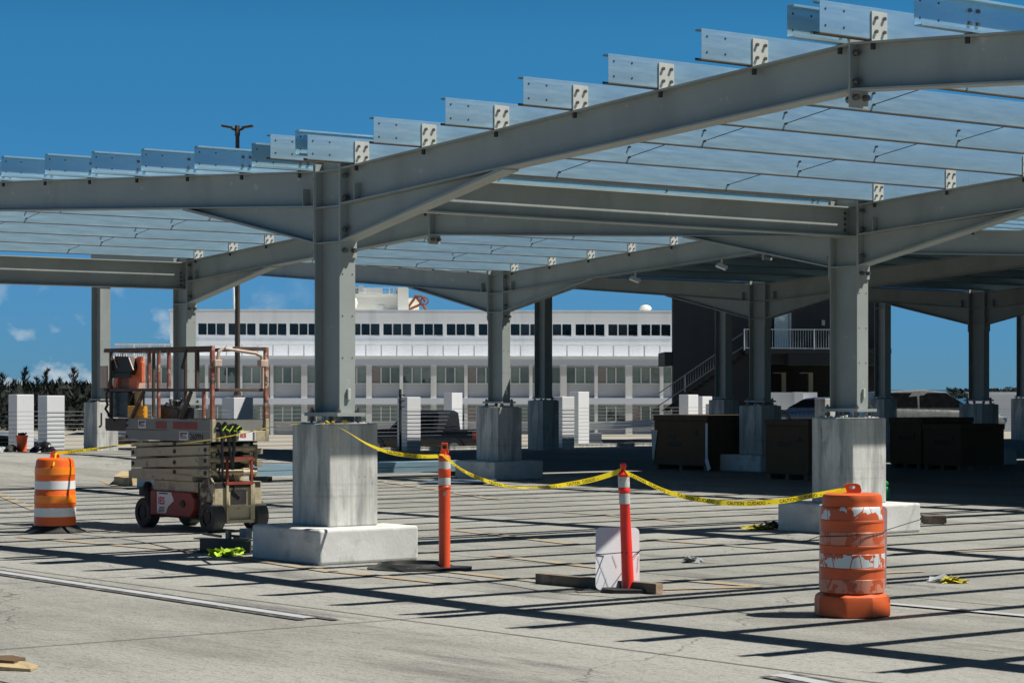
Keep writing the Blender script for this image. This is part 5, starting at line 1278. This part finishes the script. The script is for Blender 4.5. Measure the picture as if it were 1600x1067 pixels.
for k in range(9):
    a = at(505+k*4.5+rnd.uniform(-3, 3), 661+rnd.uniform(-2.5, 1.5), ZP0+.05+rnd.uniform(0, .2)); b_ = a+Vector((rnd.uniform(-.08, .08), rnd.uniform(-.05, .05), rnd.uniform(-.01, .03)))
    mb.bar(a, b_, .03, .004)
solo('tape_knot', mb, 'tape', 'bunched yellow tape knotted on top of large pedestal', 'caution tape', group='yellow tape scraps')
mb = MB().tube([at(88, 707, ZG0-.08), at(86, 716, ZG0-.16), at(83, 728, ZG0-.27)], .012, 5); solo('tape_tail', mb, 'tape', 'short yellow tape tail knotted on the bright drum handle', 'caution tape', group='yellow tape scraps')
# ------------------------------------------------------------------ scraps
def crumple(px, py, w_, h_, m, name, label, cat, n=26, seed=1, group=None, flat=.6):
    rnd = random.Random(seed); g = gr(px, py); s = zat(g)/F; mb = MB()
    for k in range(n):
        c = g+WX*rnd.uniform(-w_/2, w_/2)*s+WZ*rnd.uniform(-.08, .08)+Vector((0, 0, rnd.uniform(.01, h_*s*flat)))
        a = WX*rnd.uniform(-.05, .05)*2+WZ*rnd.uniform(-.06, .06)+Vector((0, 0, rnd.uniform(-.035, .035))); b_ = WX*rnd.uniform(-.05, .05)+WZ*rnd.uniform(-.07, .07)+Vector((0, 0, rnd.uniform(-.035, .035)))
        vs_ = [c-a-b_, c+a-b_, c+a+b_, c-a+b_]
        for v in vs_: v.z = max(.006, v.z)
        mb.add(vs_, [(0, 1, 2, 3)])
    return solo(name, mb, m, label, cat, group=group)
crumple(353, 869, 34, 14, 'hivis_dull', 'tape_scrap', 'crumpled lime yellow tape in front of steel junk by footing', 'tape scrap', 40, 2)
crumple(1188, 827, 40, 6, 'tape_dull', 'tape_scrap', 'loose yellow tape heap left of the shaded footing', 'tape scrap', 18, 3)
crumple(1490, 910, 22, 2, 'tape_dull', 'tape_scrap', 'small yellow tape scrap right of the worn drum', 'tape scrap', 12, 4)
crumple(1470, 909, 5, 2.5, 'plastic_clear', 'plastic_scrap', 'clear plastic scrap next to small yellow tape scrap', 'litter', 6, 5)
crumple(1083, 878, 16, 5, 'plastic_clear', 'plastic_scrap', 'crumpled white plastic on ground right of red post', 'litter', 18, 6)
crumple(1205, 826, 22, 12, 'black_bag', 'black_scrap', 'black scrap behind the loose yellow tape heap', 'litter', 16, 7)
def card(pts, m, name, label, cat, th=.008):
    mb = MB(); g = [gr(*p) for p in pts]; n = len(g); rnd = random.Random(len(label))
    top_ = [v+Vector((0, 0, th+rnd.uniform(0, .022))) for v in g]; bot_ = [v+Vector((0, 0, .003)) for v in g]
    mb.add(bot_+top_, [tuple(range(n))[::-1], tuple(range(n, 2*n))]+[(i, (i+1) % n, n+(i+1) % n, n+i) for i in range(n)])
    return solo(name, mb, m, label, cat)
card([(-12, 1047), (48, 1049), (60, 1044), (42, 1041), (40, 1036), (10, 1034), (-12, 1038)], 'tan_board', 'cardboard_scrap', 'torn tan cardboard scrap at bottom left corner', 'cardboard')
card([(-12, 1040), (22, 1041), (40, 1035), (18, 1031), (-12, 1033)], 'cardboard', 'cardboard_flap', 'folded brown cardboard flap on torn scrap at bottom left', 'cardboard', .022)
card([(178, 757), (200, 760), (215, 757), (205, 749), (190, 747)], 'tan_board', 'cardboard_scrap', 'bent cardboard scrap left of lift rear wheel', 'cardboard', .14)
# steel junk by the large footing
A_ = gr(313, 862); B2 = gr(392, 866)
t = thing('steel_junk', 'dark steel channel with scraps on top beside large footing', 'steel scrap', (A_.x, A_.y, 0))
mb = MB().bar(A_+Vector((0, 0, .075)), B2+Vector((0, 0, .075)), .02, .13); mb.bar(A_+Vector((0, 0, .145))-(B2-A_)*.05, B2+Vector((0, 0, .145)), .14, .012); mb.bar(A_+Vector((0, 0, .01)), B2+Vector((0, 0, .01)), .14, .012)
part('channel', mb, 'galv_dark', t, True)
part('block', MB().box(*(lambda c: ((c.x-.03, c.y-.02, .152), (c.x+.03, c.y+.02, .24)))(gr(357, 864))), 'lift_grey', t, True)
part('blue_can', MB().box(*(lambda c: ((c.x-.06, c.y-.04, .152), (c.x+.06, c.y+.04, .26)))(gr(384, 864))), 'blue_grey_sheet', t, True)
mb = MB()
for a, b in (((318, 858), (345, 862)), ((362, 862), (388, 863)), ((366, 866), (390, 868))): mb.bar(gr(*a)+Vector((0, 0, .17)), gr(*b)+Vector((0, 0, .165)), .03, .025)
part('bar', mb, 'galv_dark', t, True)
# galvanised channels stacked on the ground behind the large pedestal
def stack(px0, px1, py, n, label0, hh=.2):
    g0_, g1_ = gr(px0, py), None
    q0_, p_ = g0_.y, -g0_.x; q1_ = q_at(px1, p_)
    for k in range(n):
        z = .10+(k//2)*.105; off = (k % 2)*.30
        pr = [(0, 0), (.25, 0), (.25, .018), (.246, .018), (.246, .004), (.004, .004), (.004, .07), (0, .07)]
        pr = [(0, 0), (0, .095), (.006, .095), (.006, .006), (.244, .006), (.244, .095), (.25, .095), (.25, 0)]
        mb = MB().prism(pr, lambda a, b, t_: Vector((-(p_+off+a), t_, z+.097-b)), q0_-.2*k % .37, q1_-.15*(k % 3))
        solo('stacked_purlin', mb, 'galv', f'{ORD[k]} galvanised channel {label0}', 'purlin', group='spare channels stacked on the deck')
    for f_ in (.06, .5, .94):
        solo('bearer', MB().box((-p_-.6, q0_+(q1_-q0_)*f_-.05, 0), (-p_+.05, q0_+(q1_-q0_)*f_+.05, .098)), 'timber', f'short timber bearer under the stacked channels, {["near", "middle", "far"][int(f_*2.1)]} one', 'bearer', group='timber bearers')
stack(398, 735, 753, 4, 'of the spare stack lying behind the large pedestal')
mb = MB().prism([(0, 0), (1.5, 0), (1.9, .6), (.4, .7)], lambda a, b, t_: gr(652, 757)+WX*a*.75+WZ*b*2.2+Vector((0, 0, t_+.03)), 0, .012)
solo('steel_sheet', mb, 'blue_grey_sheet', 'blue grey sheet lying on deck left of shaded footing', 'sheet')
# ------------------------------------------------------------------ crates in the shade
def crate(px0, px1, py0, py1, dep, label, marks, post=True):
    a, b = gr(px0, py1), gr(px1, py1-.2); Z = zat(a); hgt = (py1-py0)*Z/F; wdt = (px1-px0)*Z/F/cos(TH-atan2((px0+px1)/2-800, F))
    t = thing('cardboard_crate', label, 'crate', (a.x, a.y, 0), 'large cardboard crates under the roof')
    bev(part('box', MB().box((0, 0, .1), (wdt, dep, hgt-.12)), 'cardboard', t), .012)
    bev(part('lid', MB().box((-.015, -.015, hgt-.119), (wdt+.015, dep+.015, hgt)), 'cardboard', t), .012)
    for k in range(3): part('pallet_runner', MB().box((.03+k*(wdt-.16)/2, .01, 0), (.13+k*(wdt-.16)/2, dep-.01, .098)), 'timber', t)
    mb = MB()
    for li, ln_ in enumerate(marks.split('\n')):
        text_on(mb, ln_, .13, lambda x, y: Vector((wdt*.28+x, -.004, hgt*.56-li*.15+y)), .004)
    part('lettering', mb, 'ink', t)
    mb = MB().prism([(wdt*.74, hgt*.64), (wdt*.86, hgt*.64), (wdt*.80, hgt*.74)], fn_y, -.005, -.003); part('arrow_mark', mb, 'ink', t)
    if post:
        part('edge_guard', MB().box((wdt-.03, -.03, .2), (wdt+.03, .0-.016, hgt-.16)), 'white_paint', t)
        part('loose_strap', MB().bar((wdt-.0, -.03, .25), (wdt+.12, -.06, .03), .1, .01, (0, 1, 0)), 'white_paint', t)
        part('plastic_wrap', MB().prism([(-.02, .2), (.02, .2), (.14, hgt*.72), (-.06, hgt*.72)], fn_y, -.03, -.02), 'plastic_clear', t)
    return t
crate(1022, 1104, 648, 732.5, 2.1, 'large cardboard crate with white edge guards left of shaded column', 'FOR\nPALLET', True)
crate(1196, 1262, 655, 748, 2.0, 'large brown crate between shaded column and rust stained pedestal', 'SOLAR', False)
crate(1390, 1438, 652, 731, 1.7, 'large dark crate right of the rust stained pedestal', 'FRAGILE', False)
crate(1442, 1500, 662, 733, 1.4, 'dark crate farther right, in front of parked dark vehicle', 'FRAGILE', False)
# ------------------------------------------------------------------ items at left by the rail
g5 = grr(34, 705.5); t = thing('bucket', 'orange plastic bucket standing on deck at left by rail', 'bucket', (g5.x, g5.y, g5.z+.004))
s5 = zat(g5)/F
sm(part('pail', MB().lathe([(7*s5, 0), (9*s5, 23*s5), (9.8*s5, 23.2*s5), (9.8*s5, 25.5*s5), (8.8*s5, 25.5*s5), (8.4*s5, 22*s5), (.01, 22*s5)], 24, cap1=False), 'bucket', t), 30)
mb = MB(); rnd = random.Random(4)
for k in range(5): mb.tube([Vector((rnd.uniform(-.06, .06), rnd.uniform(-.06, .06), 21*s5)), Vector((rnd.uniform(-.14, .14), rnd.uniform(-.1, .1), 29*s5))], .022, 6)
part('contents', mb, 'tower', t)
def bag(px0, px1, py, top_, m, name, label, cat, seed):
    rnd = random.Random(seed); a, b = grr(px0, py), grr(px1, py); c = (a+b)/2; wd = (b-a).length/2; hh = (py-top_)*zat(c)/F
    mb = MB(); n, r_ = 22, 9; vs = []
    ph = [rnd.uniform(0, 6) for _ in range(6)]
    for i in range(r_+1):
        f_ = i/r_; rr = sqrt(max(.0, 1-f_**2.2))
        for k in range(n):
            an = 2*pi*k/n; wob = 1+.13*math.sin(3*an+ph[0]+f_*4)+.09*math.sin(7*an+ph[1]-f_*6)+.05*math.sin(11*an+ph[2])
            vs.append(c+WX*(cos(an)*wd*rr*wob+wd*.35*f_)+WZ*(sin(an)*.32*rr*wob)+Vector((0, 0, hh*f_*(1+.12*math.sin(2*an+ph[3])))))
    fs_ = [(i*n+k, i*n+(k+1) % n, (i+1)*n+(k+1) % n, (i+1)*n+k) for i in range(r_) for k in range(n)]
    mb.add(vs, fs_); return solo(name, mb, m, label, cat)
bag(47, 82, 706, 690, 'black_bag', 'rubbish_bag', 'black plastic bag slumped below the second white post', 'bag', 3)
bag(6, 24, 706, 695, 'dark_part', 'debris_heap', 'dark jumble of debris left of the orange bucket', 'debris', 5)
bag(-10, 8, 706, 698, 'plastic_clear', 'plastic_sack', 'pale plastic sack at left border beside debris heap', 'bag', 6)
bag(163, 196, 694, 681, 'dark_part', 'debris_heap', 'dark bundle under the lift extension by J pedestal', 'debris', 7)
g6 = gr(1384, 782); s6 = zat(g6)/F
t = thing('green_bottle', 'green plastic drum just showing behind rust stained pedestal', 'container', (g6.x, g6.y, 0))
sm(part('body', MB().lathe([(6*s6, 0), (6*s6, 18*s6), (4.5*s6, 21*s6), (3*s6, 22*s6), (3*s6, 24*s6), (4.5*s6, 25*s6), (4*s6, 29*s6), (1*s6, 31*s6)], 16), 'green_plastic', t), 30)
